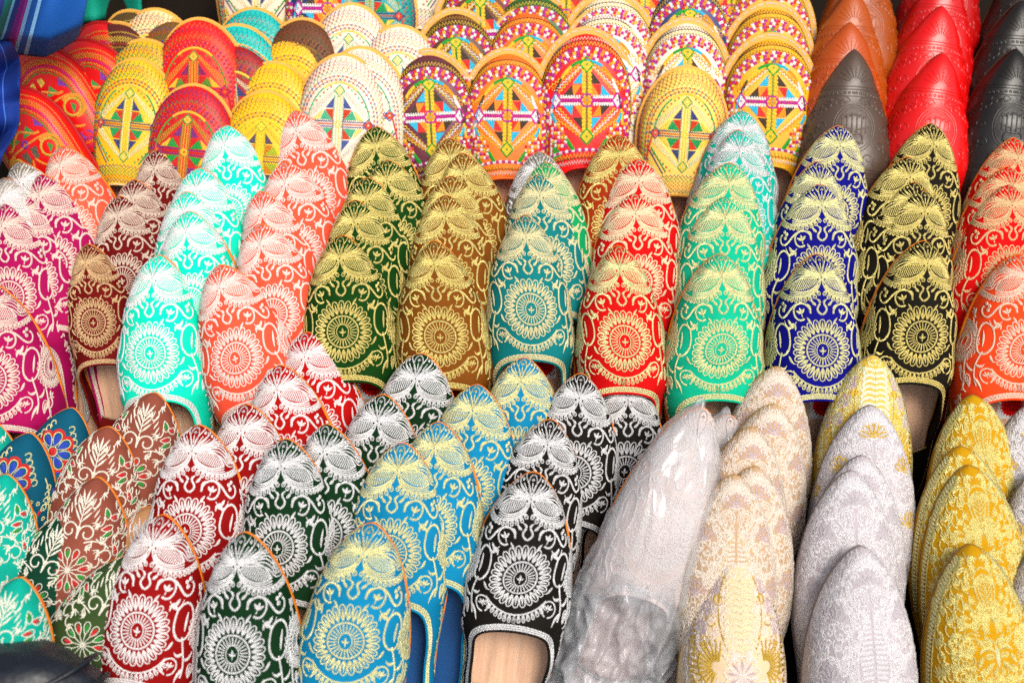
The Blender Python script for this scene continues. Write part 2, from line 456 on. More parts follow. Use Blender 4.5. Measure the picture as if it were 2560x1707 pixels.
def flower3(p, part, x, t, ang, s=1.0):
    for d in (-48, 0, 48): p.leaf(part, x, t, ang+d, .62*s, .27*s)
    p.leaf(part, x, t, ang+180, .35*s, .15*s)
def comma(p, part, pts, wd): p.add(part, pts, wd, 0, 'comma')

def design_A():
    p = Pat(); fx, ft = 0, 3.3
    pal = 'toe_palmette'
    def reach(a, m=.14, mx=3.2):
        r = .3
        while r < mx:
            x, t = math.sin(math.radians(a))*r, ft-math.cos(math.radians(a))*r
            if t < .22 or abs(x) > float(POINT.girth(max(t, .0)))-m: break
            r += .05
        return r
    for a, wdt in ((0, .8), (24, .95), (48, 1.0), (72, .95)):
        ln = reach(a)
        p.loop(pal, fx, ft, a, ln, wdt, sw=.11); p.add(pal, ray(fx, ft, a, 1.0, ln*.62, 4), .09)
        p.circ(pal, math.sin(math.radians(a))*ln*.76, ft-math.cos(math.radians(a))*ln*.76, .12, sw=.13)
    for k in range(6):
        p.add(pal, bez((.05, ft+.04*k), (1.3, ft-1.25+.3*k), (3.9-.26*k, ft-1.6+.36*k), (4.9-.3*k, ft+1.5-.03*k)), .115)
    ed = np.array([(float(POINT.girth(t))-.22, t) for t in np.linspace(.5, 6.5, 20)]); p.add(pal, ed, .14)
    wing = 'paisley_leaf'
    up = bez((.12, ft+.15), (1.3, ft-.15), (2.5, ft+.2), (3.15, ft+1.5), n=20); lo = bez((.12, ft+.15), (.35, ft+1.2), (1.6, ft+2.0), (3.15, ft+1.5), n=20)
    p.add(wing, up, .15); p.add(wing, lo, .15)
    for i in range(3, 19): p.add(wing, np.stack([up[i]*.88+lo[i]*.12, up[i]*.12+lo[i]*.88]), .12)
    bd = np.concatenate([bez((.06, ft+.2), (.12, ft+1.5), (1.1, ft+2.35), (3.2, ft+2.15), n=16), bez((3.2, ft+2.15), (4.5, ft+2.0), (5.4, ft+1.7), (6.6, ft+1.7), n=10)[1:]])
    p.add(wing, bd, .15)
    b20 = bez((.06, ft+.2), (.12, ft+1.5), (1.1, ft+2.35), (3.2, ft+2.15), n=20)
    for f_ in (.35, .68): p.add(wing, (lo*(1-f_)+b20*f_)[4:], .12)
    for k in range(4): p.add(wing, bez((3.3+.05*k, ft+1.3-.3*k), (3.7, ft+1.6-.3*k), (4.2, ft+1.8-.25*k), (5.2, ft+1.5-.3*k)), .11)
    q = along(bd, .42); tg = tang(q)
    for i in range(3, len(q)):
        a = math.degrees(math.atan2(tg[i][0], -tg[i][1])); p.loop(wing, q[i][0], q[i][1], a+72, .55, .34, sw=.11); p.leaf(wing, q[i][0], q[i][1], a+72, .42, .12)
    for k in range(3): p.add(wing, bez((4.6+.1*k, ft+2.2-.25*k), (5.0+.1*k, ft+1.9-.3*k), (5.6, ft+1.5-.35*k), (6.6, ft+1.5-.35*k)), .15)
    sw = 'scrollwork'
    # tulip vase
    p.add(sw, bez((.02, 7.1), (.75, 6.75), (.35, 6.3), (.18, 6.0)), 0.200, 0, 'flat'); p.add(sw, bez((.18, 6.05), (.12, 5.8), (.3, 5.6), (.55, 5.5)), 0.250, 0, 'comma')
    p.add(sw, bez((.55, 6.2), (.8, 6.0), (.9, 5.9), (1.05, 5.55)), 0.275, 0, 'comma')
    # S scroll with flower
    p.circ(sw, 2.0, 6.95, .92, -95, 215, sw=.19, r1=.6, ry=1.1); p.add(sw, bez((1.15, 6.9), (1.0, 6.3), (1.3, 6.1), (1.5, 6.15)), 0.175)
    p.add(sw, bez((1.95, 6.05), (2.9, 6.1), (3.2, 7.4), (3.95, 7.6)), 0.200); p.add(sw, bez((3.95, 7.6), (4.6, 7.7), (4.9, 6.9), (4.3, 6.6)), 0.188)
    flower3(p, sw, 1.95, 7.1, 20, .95); flower3(p, sw, 2.6, 8.0, 140, .8)
    p.add(sw, bez((3.3, 7.7), (3.0, 8.2), (2.8, 8.3), (2.45, 8.1)), .3, 0, 'comma'); p.add(sw, bez((3.2, 10.4), (2.9, 10.9), (2.7, 11.0), (2.4, 10.9)), .26, 0, 'comma'); p.leaf(sw, 1.0, 7.9, 40, .7, .22)
    for dx, dt in ((3.75, 6.55), (4.1, 6.35), (3.9, 6.95)): p.circ(sw, dx, dt, .13, sw=0.175)
    p.add(sw, bez((2.9, 8.1), (3.2, 8.6), (3.5, 8.4), (3.7, 7.8)), 0.275, 0, 'comma')
    p.circ(sw, 4.0, 9.25, .95, -50, 245, sw=.2, ry=1.25); p.add(sw, bez((3.3, 8.4), (3.0, 9.2), (3.05, 9.9), (3.4, 10.1)), .19)
    p.leaf(sw, 4.15, 9.9, 8, 1.2, .26)
    p.add(sw, bez((4.0, 10.2), (4.3, 11.4), (4.6, 12.2), (4.2, 13.2)), 0.175)
    p.add(sw, bez((4.25, 11.3), (3.8, 11.5), (3.6, 11.4), (3.4, 11.1)), 0.300, 0, 'comma'); p.add(sw, bez((4.45, 11.8), (4.8, 12.0), (5.1, 11.7), (5.2, 11.3)), 0.300, 0, 'comma')
    p.add(sw, bez((4.4, 12.5), (3.9, 12.9), (3.8, 13.1), (3.6, 13.6)), 0.325, 0, 'comma')
    p.loop(sw, 5.0, 13.4, 10, 1.1, .6); p.leaf(sw, 5.0, 13.3, 10, .8, .18)
    p.add(sw, bez((5.3, 10.4), (5.6, 11.5), (5.4, 12.8), (5.9, 14.0)), 0.175)
    for (x, t, a) in ((5.6, 7.6, 30), (5.4, 8.4, 150), (5.9, 12.2, 60), (5.6, 13.0, -40), (6.0, 14.6, 160), (6.3, 15.6, 30), (6.4, 16.6, 150), (6.2, 18, 20), (6.0, 19.5, 150), (5.8, 21, 20)):
        flower3(p, sw, x, t, a, .9); p.add(sw, bez((x, t), (x+.4, t+.5), (x+.2, t+.9), (x-.3, t+1.0)), 0.163)
    med = len(p.st); medallion(p, 0, 8.95, 2.72)
    medallion(p, 6.6, 9.0, 2.0, part='side_medallion', mir=True, full=False); med2 = len(p.st)
    g = 'hem_garland'
    ar = arc(0, 9.3, 3.5, 180, 128); p.add(g, ar, .16)
    q = along(ar, .4); tg = tang(q)
    for i in range(len(q)-1):
        a = math.degrees(math.atan2(q[i][0], -(q[i][1]-9.3))); p.loop(g, q[i][0], q[i][1]+.05, a, .58, .3, sw=.11); p.leaf(g, q[i][0], q[i][1]+.05, a, .45, .1)
    p.circ(g, 3.1, 12.15, .68, -150, 190, sw=.15); flower3(p, g, 3.1, 12.2, 30, .75)
    ko = (0, 1.0, 3.3, 5.4, 6.0, 6.85, 7.7, 9.25, 10.2, 11.5, 12.5, 13.7, 27); kn = (0, .5, 1.95, 4.0, 4.55, 5.3, 6.25, 8.1, 9.4, 11.1, 12.15, 13.5, 27)
    for i, q_ in enumerate(p.st):
        if med <= i < med2: continue
        pts = q_[1].copy(); pts[:, 1] = np.interp(pts[:, 1], ko, kn); p.st[i] = (q_[0], pts)+q_[2:]
    return p

def design_B():
    p = Pat(); f = 'toe_sprig'
    p.add(f, [(0, 1.2), (0, 3.9)], .1)
    for k, t in enumerate((1.5, 2.0, 2.5, 3.0)):
        p.leaf(f, 0.05, t+.5, 26+4*k, 1.25, .2)
        p.leaf(f, .9+.2*k, t+1.0, 20, .85, .16)
    p.leaf(f, 0, 1.9, 0, 1.1, .2)
    sc_ = 'scrollwork'
    def spiral(x, t, r, a0, a1, part=sc_): p.circ(part, x, t, r, a0, a1, sw=.15, r1=r*.35)
    spiral(.85, 4.4, .78, -80, 300); p.add(sc_, bez((.05, 3.9), (.1, 4.3), (.05, 4.6), (0, 5.0)), .13)
    spiral(3.0, 6.3, .8, -100, 260); spiral(3.6, 8.9, .8, 30, 380); spiral(1.3, 11.3, .85, -40, 300); spiral(3.4, 11.9, .7, -120, 230)
    spiral(5.0, 5.3, .7, -60, 290); spiral(5.2, 10.6, .8, -60, 290); spiral(5.6, 13.5, .7, 0, 320)
    for c in (bez((.8, 5.2), (1.8, 4.7), (2.6, 5.0), (3.1, 5.5)), bez((3.0, 7.1), (3.8, 7.3), (4.4, 7.9), (4.2, 8.4)), bez((2.6, 10.2), (3.4, 9.9), (4.2, 10.3), (4.7, 11.2)),
              bez((0, 10.4), (.2, 10.9), (.7, 10.6), (1.3, 10.45)), bez((2.1, 11.2), (2.7, 11.6), (3.0, 12.6), (4.4, 12.8)), bez((3.6, 4.2), (4.4, 4.6), (4.9, 4.5), (5.2, 4.6)), bez((5.4, 6.2), (5.8, 7.5), (5.4, 8.6), (5.2, 9.6))):
        p.add(sc_, c, .13)
    for (x, t, a) in ((2.4, 5.2, -10), (4.3, 7.7, 10), (4.6, 9.5, 30), (2.4, 12.6, 160), (.3, 12.6, 20), (4.6, 12.2, 20), (5.4, 7.4, 10), (5.9, 11.8, 20), (5.6, 15.2, 10), (5.6, 17, 10)):
        for d in (-42, -14, 14, 42): p.leaf(sc_, x, t, a+d, .85, .14)
    fl = 'leaf_flower'
    def bud(x, t, a, ln, slot, part, mir=True, wd=.42):
        p.leaf(part, x, t, a, ln, wd, slot, mir); p.loop(part, x-math.sin(math.radians(a))*.12, t+math.cos(math.radians(a))*.12, a, ln+.3, wd+.25, sw=.09, mirror=mir)
    for k in range(12):
        a = 15+30*k; s = 1+k % 2
        p.add(fl, ray(0, 7.75, a, .05, 1.0, 4), .09, 0, 'flat', False)
        x, t = math.sin(math.radians(a))*1.0, 7.75-math.cos(math.radians(a))*1.0
        bud(x, t, a, .78, s, fl, False, .36)
    p.circ(fl, 0, 7.75, .16, sw=.2, mirror=False)
    lv = 'coloured_leaves'
    for (x, t, a, s) in ((2.1, 3.9, 80, 1), (2.3, 4.55, 62, 2), (3.6, 5.3, 150, 1), (2.0, 2.2, 150, 2), (2.6, 2.9, 100, 1), (4.2, 6.4, 60, 2), (4.5, 8.8, 80, 1), (4.4, 9.4, 110, 2), (1.2, 12.7, 150, 1), (2.2, 10.6, 40, 2),
                         (3.9, 13.2, 120, 1), (4.1, 3.6, 60, 2), (5.9, 6.8, 20, 1), (6.0, 9.6, 160, 2), (6.2, 12.6, 30, 1), (6.3, 14.4, 150, 2)):
        bud(x, t, a, .8, s, lv, True, .34)
    filler(p, 'small_sprigs', [(0, 7.75, 2.3), (.85, 4.4, 1.0), (3.0, 6.3, 1.0), (3.6, 8.9, 1.0), (1.3, 11.3, 1.0), (3.4, 11.9, .9), (5.0, 5.3, .9), (5.2, 10.6, .9), (0, 2.6, 1.0), (2.2, 4.2, .8), (2.3, 2.5, .9), (4.3, 9.1, .9)], 3, True, 5.9, 1.15, .11)
    return p

def design_C():
    p = Pat(); f = 'blue_flower'; cx, ct = 0, 4.0
    for k in range(8):
        a = 45*k
        x, t = cx+math.sin(math.radians(a))*.5, ct-math.cos(math.radians(a))*.5
        p.leaf(f, x, t, a, 1.15, .72, 2, False); p.loop(f, x, t, a, 1.35, .95, sw=.12, mirror=False)
        x2, t2 = cx+math.sin(math.radians(a))*1.45, ct-math.cos(math.radians(a))*1.45
        p.circ(f, x2, t2, .58, a-110, a+110, sw=.3, slot=1, mirror=False)
    p.circ(f, cx, ct, .2, sw=.4, slot=1, mirror=False); p.circ(f, cx, ct, .45, sw=.1, mirror=False)
    g = 'gold_paisley'
    for r in (1.5, 1.25): p.circ(g, 2.9, 8.0, r, -160, 120, sw=.12, ry=1.5, r1=r*.7)
    for k in range(12):
        a = -150+24*k; p.circ(g, 2.9+math.sin(math.radians(a))*1.75, 8.0-math.cos(math.radians(a))*2.5, .16, sw=.13)
    for d in (-50, -20, 10, 40): p.leaf(g, 2.7, 8.9, d, 1.1, .3, 3)
    p.leaf(g, 2.4, 8.6, -20, .7, .3, 2)
    for k in range(9):
        p.circ('scrollwork', 1.0+.35*k if k < 5 else 4.2, 1.6+.55*k, .28, -90, 200, sw=.12); 
    for (x, t) in ((.6, 6.6), (1.0, 10.6), (2.6, 11.4), (4.4, 5.5), (4.8, 10.8), (.4, 12.4), (5.2, 7.8), (3.6, 13.0)):
        p.circ('scrollwork', x, t, .5, -60, 280, sw=.12, r1=.2)
        for d in (-40, 0, 40): p.leaf('scrollwork', x+.5, t+.4, 110+d, .7, .17)
        p.leaf('scrollwork', x-.4, t+.6, 200, .7, .3, 1); p.leaf('scrollwork', x+.3, t-.7, 60, .6, .28, 2)
    for c in (bez((0, 6.2), (.6, 8), (.4, 9.6), (1.2, 12)), bez((3.4, 3.4), (4.6, 4.6), (4.8, 6.2), (5.2, 7.4)), bez((2.0, 10.6), (3.4, 11.2), (4.6, 10.6), (5.4, 12))): p.add('scrollwork', c, .13)
    return p

def shell(p, part, x, t, a, s, slot=1, mir=True):
    for d in (-75, -45, -15, 15, 45, 75): p.loop(part, x, t, a+d, 1.0*s, .34*s, sw=.11, slot=slot, mirror=mir)
    p.circ(part, x, t, .16*s, sw=.16, slot=0, mirror=mir)
    for d in (-1, 1): p.circ(part, x+d*.35*s*math.cos(math.radians(a)), t+.25*s+d*.35*s*math.sin(math.radians(a)), .2*s, sw=.12, mirror=mir)
def design_D(gold=False):
    p = Pat(); sp = 'spiral_scrolls'
    shell(p, 'toe_shell', 0, 2.5, 0, 1.3, 1, False); shell(p, 'toe_shell', 0, 1.05, 0, .75, 0, False)
    for k in range(4): p.add('toe_shell', bez((.15, .5+.22*k), (.6, .5+.25*k), (1.0, .8+.25*k), (1.4, 1.5+.2*k)), .12)
    for r in (.75, .5, .26): p.circ(sp, .85, 3.5, r, -150, 190, sw=.12, r1=r*.8)
    for k in range(3): p.add(sp, bez((.1, 4.6+.25*k), (.8, 4.7+.2*k), (2.0-.2*k, 4.2), (1.9-.1*k, 2.6)), .12)
    for k in range(4): p.add(sp, bez((1.7+.2*k, 1.8+.3*k), (2.6+.15*k, 2.6+.2*k), (3.2+.2*k, 3.6), (4.4+.3*k, 3.4+.4*k)), .12)
    shell(p, 'side_shells', 3.0, 5.6, 20, 1.25, 1); shell(p, 'side_shells', 3.6, 10.4, 25, 1.35, 2 if gold else 1); shell(p, 'side_shells', 5.6, 8.0, 60, 1.1, 1); shell(p, 'side_shells', 2.4, 13.6, 10, 1.0, 1)
    shell(p, 'side_shells', 5.4, 12.8, 40, 1.0, 2)
    for k in range(2): p.circ('side_shells', 3.0, 5.3, 1.5+.18*k, -150, 130, sw=.12); p.circ('side_shells', 3.6, 10.1, 1.6+.18*k, -160, 130, sw=.12)
    ld = 'ladder_column'
    for k in range(22):
        t = 5.3+.4*k; wdt = .28+.75*math.sin(min(1, k/16)*PI)**1.0
        p.add(ld, [(.1, t), (.1+wdt, t+.12)], .2)
    p.add(ld, bez((.15, 4.9), (1.4, 6.5), (1.8, 9.5), (.9, 13.4)), .15, 2); p.add(ld, bez((.3, 4.8), (1.7, 6.3), (2.1, 9.5), (1.3, 13.6)), .12)
    for (x, t, r) in ((1.9, 7.9, .6), (2.2, 11.8, .55), (.7, 11.0, .45), (4.6, 6.0, .5), (5.0, 10.6, .5), (4.2, 12.6, .55), (5.8, 10.2, .5), (5.4, 5.0, .45), (6.2, 14.2, .5), (5.6, 15.8, .6), (5.6, 17.6, .6)):
        p.circ(sp, x, t, r, -120, 240, sw=.13); p.circ(sp, x, t, r*.55, -60, 300, sw=.12, r1=r*.2)
        for d in (120, 150, 180, 210): p.leaf(sp, x, t+r*.8, d, .9, .18)
        p.add(sp, bez((x+r, t), (x+r+.4, t-.6), (x+r, t-1.2), (x-.1, t-1.4)), .12)
    for k in range(14):
        t = 1.2+.95*k; g = 1.2+3.2*math.sin(min(1, t/10)*PI/2)
        p.add(sp, bez((g, t), (g+.5, t+.1), (g+.9, t+.5), (g+1.0, t+1.2)), .13); p.add(sp, bez((g+.1, t+.3), (g+.4, t+.4), (g+.7, t+.8), (g+.7, t+1.3)), .11)
    filler(p, 'filling_curls', [(0, 2.2, 1.0), (.9, 3.5, .9), (3, 5, 1.2), (3.6, 10, 1.3), (.6, 7, .7), (.6, 8.5, .8), (.6, 10, .8), (.6, 12, .7)], 5)
    for i in range(len(p.st)):
        q_ = p.st[i]
        if q_[4] == 'flat': p.st[i] = (q_[0], q_[1], q_[2]*1.3, q_[3], q_[4], .06)
    return p
def filler(p, part, pts, seed, leafy=False, lim=5.9, gap=.62, wd=.2):
    r = random.Random(seed); P = [np.array(q) for q in pts]; n = 0
    for _ in range(2600):
        t = r.uniform(.3, 17.0); x = r.uniform(.2, lim)
        if x > float(POINT.girth(t))-.2: continue
        if any((q[0]-x)**2+(q[1]-t)**2 < (q[2] if len(q) > 2 else .55)**2 for q in P): continue
        P.append(np.array((x, t, gap))); n += 1; a = r.uniform(0, 360)
        if leafy or n % 3 == 0:
            for d in (-50, -18, 14, 46): p.leaf(part, x, t+.1, a+d, .62, wd)
        else:
            p.circ(part, x, t, .32, a, a+400, sw=.14, r1=.1)
        p.add(part, bez((x, t+.35), (x+.5, t+.4), (x+.6, t-.2), (x+.35, t-.5)), .13)
def design_D2():
    p = Pat(); c = 'cream_spine'
    for k in range(13):
        t = 1.2+.5*k; p.add(c, bez((0, t+.1), (.5, t-.25), (1.0, t-.1), (1.15+.04*k, t+.45)), .3, 1)
    for s in (0,):
        p.add(c, bez((1.3, 1.6), (2.1, 3.4), (2.1, 5.4), (1.2, 7.2)), .2, 2)
    for k in range(9):
        p.loop('centre_rosette', 0, 9.2, 40*k, 1.6, .95, sw=.17, slot=0, mirror=False); p.leaf('centre_rosette', 0, 9.2, 40*k, 1.35, .3, 3, False)
    for k in range(13):
        a = -80+14*k; p.add('gold_wings', ray(2.1, 8.6, a+90-20, .5, 2.4-.05*abs(k-6), 4), .22, 2)
    p.circ('gold_wings', 2.4, 8.6, 1.5, 20, 200, sw=.2, slot=2)
    p.circ('gold_wings', 3.3, 8.5, 1.9, 40, 190, sw=.18, slot=2)
    for k in range(9): p.add(c, bez((0, 11+.5*k), (.6, 10.8+.5*k), (1.2, 11+.5*k), (1.5, 11.6+.5*k)), .3, 1)
    for (x, t) in ((2.6, 4.6), (3.2, 6.2), (2.7, 11.6), (4.4, 11.8), (4.8, 6.8), (3.2, 13.2), (1.9, 2.9)):
        for d in (-50, -25, 0, 25, 50): p.loop('lilac_leaves', x, t, 40+d, 1.1, .34, sw=.14, slot=3)
        p.circ('lilac_leaves', x, t+.5, .4, -60, 260, sw=.16, slot=2)
    filler(p, 'filling_curls', [(0, 3, 1.2), (0, 5, 1.3), (0, 9.2, 1.8), (2.8, 8.6, 1.6), (0, 12, 1.3)], 4)
    for k in range(22): p.add('gold_edge', [(4.3, 4.5+.45*k), (4.75, 4.6+.45*k)], .3, 2)
    return p
def design_E():
    p = Pat(); e = 'ladder_edge'
    tt = np.linspace(.9, 14.5, 60); X = POINT.girth(tt)*.87-.2
    c = np.stack([X, tt], 1); q = along(c, .36); tg = tang(q)
    for i in range(len(q)):
        n = np.array([tg[i][1], -tg[i][0]]); p.add(e, np.stack([q[i]-n*.27, q[i]+n*.27]), .26, 1)
    for o in (-.42, .42):
        n = np.stack([tg[:, 1], -tg[:, 0]], 1); p.add(e, q+n*o, .13)
    lf = 'toe_leaf'
    p.loop(lf, 0, 5.3, 0, 3.9, 1.9, sw=.16, mirror=False); p.loop(lf, 0, 4.9, 0, 3.0, 1.2, sw=.13, mirror=False)
    for k in range(6): p.leaf(lf, 0.05, 2.6+.4*k, 38, .75, .16); 
    p.add(lf, [(0, 1.9), (0, 5.2)], .14)
    for k in range(7): p.leaf(lf, 0, 5.2, 150-16*k, 1.3, .26)
    ch = 'chevrons'
    for k in range(4):
        s = .35+.3*k
        p.add(ch, [(1.9-s*.9, 5.9-s*.5), (2.3, 5.9+s*.6-.6), (2.3+s*.7, 5.4-s*.7)], .13)
        p.add(ch, [(1.1+.3*k, 6.6+.28*k), (1.9+.2*k, 6.3+.3*k), (2.6+.15*k, 6.9+.3*k)], .13)
        p.add(ch, [(2.2+.2*k, 3.6+.5*k), (2.6+.2*k, 4.1+.5*k), (2.5+.2*k, 4.6+.5*k)], .13)
    m = 'mask_motif'
    p.circ(m, .62, 8.25, .3, sw=.2, ry=.6); p.circ(m, .62, 8.25, .08, sw=.15)
    p.add(m, bez((.12, 8.0), (.4, 7.45), (1.0, 7.4), (1.4, 8.0)), .42, 0, 'leaf'); p.leaf(m, .35, 7.5, 20, .9, .4); p.leaf(m, .95, 7.45, 35, .8, .34)
    p.add(m, bez((0, 7.4), (.06, 8.2), (.06, 8.8), (0, 9.2)), .4, 1, 'leaf', False); p.leaf(m, .35, 8.75, 130, .95, .45); p.leaf(m, .15, 9.15, 160, .8, .4); p.leaf(m, 1.15, 8.2, 150, 1.0, .4); p.leaf(m, .75, 8.95, 150, 1.0, .36)
    fl = 'foliage'
    for (x, t) in ((2.4, 8.0), (3.1, 9.4), (2.2, 10.3), (3.5, 11.4), (2.0, 12.2), (.5, 11.0), (.6, 12.6), (3.2, 13.2), (4.4, 12.4), (4.9, 10.2)):
        for d in (-60, -30, 0, 30, 60): p.leaf(fl, x, t, 40+d, .95, .22)
        p.circ(fl, x-.2, t+.45, .38, -60, 270, sw=.13, r1=.2); p.add(fl, bez((x-.5, t+.2), (x-.8, t+.8), (x-.2, t+1.3), (x+.5, t+1.1)), .13)
    filler(p, 'filling_leaves', [(0, 3.4, 1.2), (.6, 8.3, 1.3)], 9, True, 4.9)
    for k in range(3): p.add(fl, bez((.15, 10.2+.25*k), (.9, 10.4+.3*k), (1.6, 11.2+.2*k), (.15, 13.2+.3*k)), .14)
    return p

GR = lambda t: float(ROUND.girth(t))
def rcurve(d, t1=13.0, n=60):
    """toe-shaped curve lying d inside the edge of the round upper, left hem to right hem"""
    T0 = 6.8; gm = GR(T0)-d; a = np.linspace(0, 1, n)
    t = d+.15+(t1-d-.15)*a**1.7
    X = np.where(t < T0, gm*np.sqrt(np.maximum(0, 1-((T0-t)/(T0-d-.15))**2)), [GR(x)-d for x in t])
    X[0] = 0
    half = np.stack([X, t], 1)
    return np.concatenate([(half*np.array([-1, 1]))[::-1], half[1:]])
def rhem(d, n=15):
    x = np.linspace(-4.4, 4.4, n); return np.stack([x, ROUND.throat-d+.10*x*x*.5], 1)
def diamond(p, part, x, t, r, s_out, s_in, sw=.24, asp=1.15):
    pts = [(x, t-r*asp), (x+r, t), (x, t+r*asp), (x-r, t), (x, t-r*asp)]
    p.add(part, [(a, b) for a, b in pts[:-1]], 0, s_in, 'poly', False, .06); p.add(part, pts, sw, s_out, 'flat', False, .14)
    p.circ(part, x, t, .1, sw=.16, slot=s_out, mirror=False)
# slots of the round designs: 0 ground a, 1 yellow, 2 green, 3 cyan, 4 magenta, 5 white, 6 red, 7 orange, 8 dark
def design_F1():
    p = Pat(); b = 'zigzag_border'; cx, ct = 0, 6.6
    p.add(b, zig(rcurve(.28), .3, .34), .1, 0, 'zig', False); p.add(b, rcurve(.5), .1, 8, 'flat', False)
    p.add(b, zig(rcurve(.78), .42, .36), .15, 1, 'zig', False); p.add(b, zig(rcurve(1.0), .2, .36), .08, 8, 'zig', False)
    ck = 'checked_band'
    for r, o in ((1.28, 0), (1.62, 1), (1.96, 0), (2.3, 1), (2.64, 0)):
        q = along(rcurve(r, 12.0), .36)
        for i in range(len(q)-1):
            x_, t_ = abs(q[i][0]), q[i][1]
            if r > 1.7 and (x_ < 4.1 and t_ > 2.5+1.0*(x_/2.6)**2.4): continue
            p.add(ck, [q[i], q[i]+(q[i+1]-q[i])*.85], .33, (4, 5, 6, 1, 4, 7)[(i+o*2) % 6] if o else (5, 4, 6, 5, 4, 7)[i % 6], 'flat', False)
    ar = np.concatenate([bez((-4.0, 10.6), (-3.9, 6.0), (-2.4, 2.75), (0, 2.65), n=30), bez((0, 2.65), (2.4, 2.75), (3.9, 6.0), (4.0, 10.6), n=30)[1:]])
    q = along(ar, .2); n = len(q)
    cols = (6, 5, 3, 8, 1, 2, 3, 7, 5, 8, 1, 6)
    for i in range(12):
        a = int(i*n/12); c = int((i+1)*n/12)+1; p.add('colour_arch', q[a:c], .32, cols[i], 'flat', False, .1)
    # checks filling the lower corners
    for ix in range(5):
        for it in range(6):
            x = 2.0+.36*ix; t = 9.0+.42*it
            if x > 4.0 or (x-2.0)*1.3+ (t-9.0) < .8 or t > 11.2: continue
            p.add(ck, [(x, t), (x+.28, t)], .34, (4, 5, 1, 5, 6)[(ix+2*it) % 5])
    pin = 'pinwheel'
    s = 1.45
    tri = [((0.3, -.3), (1.35, -.35), (.55, -1.55), 7), ((.55, -1.55), (1.5, -1.55), (1.35, -.35), 6), ((1.5, -1.55), (2.5, -.4), (1.4, -.4), 3), ((.45, -1.65), (.45, -2.9), (1.45, -1.65), 8),
           ((.3, .3), (1.35, .35), (.5, 1.6), 6), ((.5, 1.6), (1.5, 1.5), (1.35, .35), 7), ((1.5, 1.5), (2.5, .4), (1.4, .4), 8), ((.45, 1.7), (.45, 2.9), (1.45, 1.65), 3)]
    for a_, b_, c_, sl in tri:
        for sg in (1, -1):
            sl2 = sl if sg == 1 else {7: 6, 6: 7, 3: 8, 8: 3}[sl]
            pts = [(sg*x, ct+t) for x, t in (a_, b_, c_)]
            if sg == -1: pts = pts[::-1]
            A, B_3, C_3 = [np.array(v) for v in pts]
            p.add(pin, np.array([A, (A+B_3)/2, B_3, (B_3+C_3)/2, C_3, (C_3+A)/2]), 0, sl2, 'poly', False, .05)
    rh = 'zigzag_rhombus'
    for o, sl in ((.0, 1), (.38, 5), (.76, 7), (1.14, 1)):
        p.add(rh, zig([(.5, ct-3.35-o*.3), (2.9+o, ct-.75-o*.4)], .2, .42), .15, sl, 'zig'); p.add(rh, zig([(.5, ct+3.3+o*.3), (2.9+o, ct+.75+o*.4)], .2, .42), .15, sl, 'zig')
    br = 'satin_bars'
    for (a, c, sl) in (((3.75, 7.9), (3.2, 8.8), 3), ((3.2, 8.8), (2.1, 10.4), 7), ((2.1, 10.4), (1.35, 11.5), 2)): p.add(br, [a, c], .42, sl, 'flat', True, .12)
    for (x, sl) in ((3.75, 5), (4.05, 6), (4.35, 1)): p.add(br, [(x, 10.3), (x+.2, 13.0)], .27, sl, 'flat', True, .1)
    p.add(br, [(2.5, 12.0), (3.55, 10.6), (3.6, 12.6)], 0, 2, 'poly', True, .06)
    cr = 'cross'
    for x in (-.3, .3):
        for k in range(15): p.add(cr, [(x-.21, ct-2.9+.41*k), (x+.21, ct-2.9+.41*k)], .4, 1, 'flat', False, .11)
    p.add(cr, zig([(0, ct-2.9), (0, ct+2.9)], .1, .3), .1, 2, 'zig', False, .14)
    for t, sl in ((-.36, 5), (0, 4), (.36, 5)):
        for k in range(8): p.add(cr, [(.75+.27*k, ct+t-.16), (.75+.27*k, ct+t+.16)], .26, sl, 'flat', True, .12)
    p.circ(cr, 0, ct, .6, sw=.32, slot=4, mirror=False); p.circ(cr, 0, ct, .24, sw=.46, slot=7, mirror=False); p.circ(cr, 0, ct, .08, sw=.16, slot=3, mirror=False)
    dm = 'diamonds'
    diamond(p, dm, 0, ct-3.55, .68, 2, 1); diamond(p, dm, 0, ct+3.55, .68, 2, 1); diamond(p, dm, 3.2, ct, .58, 4, 5, asp=1.35); diamond(p, dm, -3.2, ct, .58, 4, 5, asp=1.35)
    hb = 'hem_bands'
    q = along(rhem(1.75), .34)
    for i in range(len(q)-1): p.add(hb, [q[i], q[i]+(q[i+1]-q[i])*.9], .32, (4, 5)[i % 2], 'flat', False)
    p.add(hb, zig(rhem(1.2), .44, .36), .16, 1, 'zig', False); p.add(hb, zig(rhem(.95), .2, .36), .08, 8, 'zig', False); p.add(hb, zig(rhem(.55), .34, .3), .15, 5, 'zig', False)
    # scattered green specks along the arch
    for k in range(10):
        u = k/9; p.circ('colour_arch', 1.0+2.4*u, 3.6+3.2*u**1.4, .06, sw=.14, slot=2)
    return p
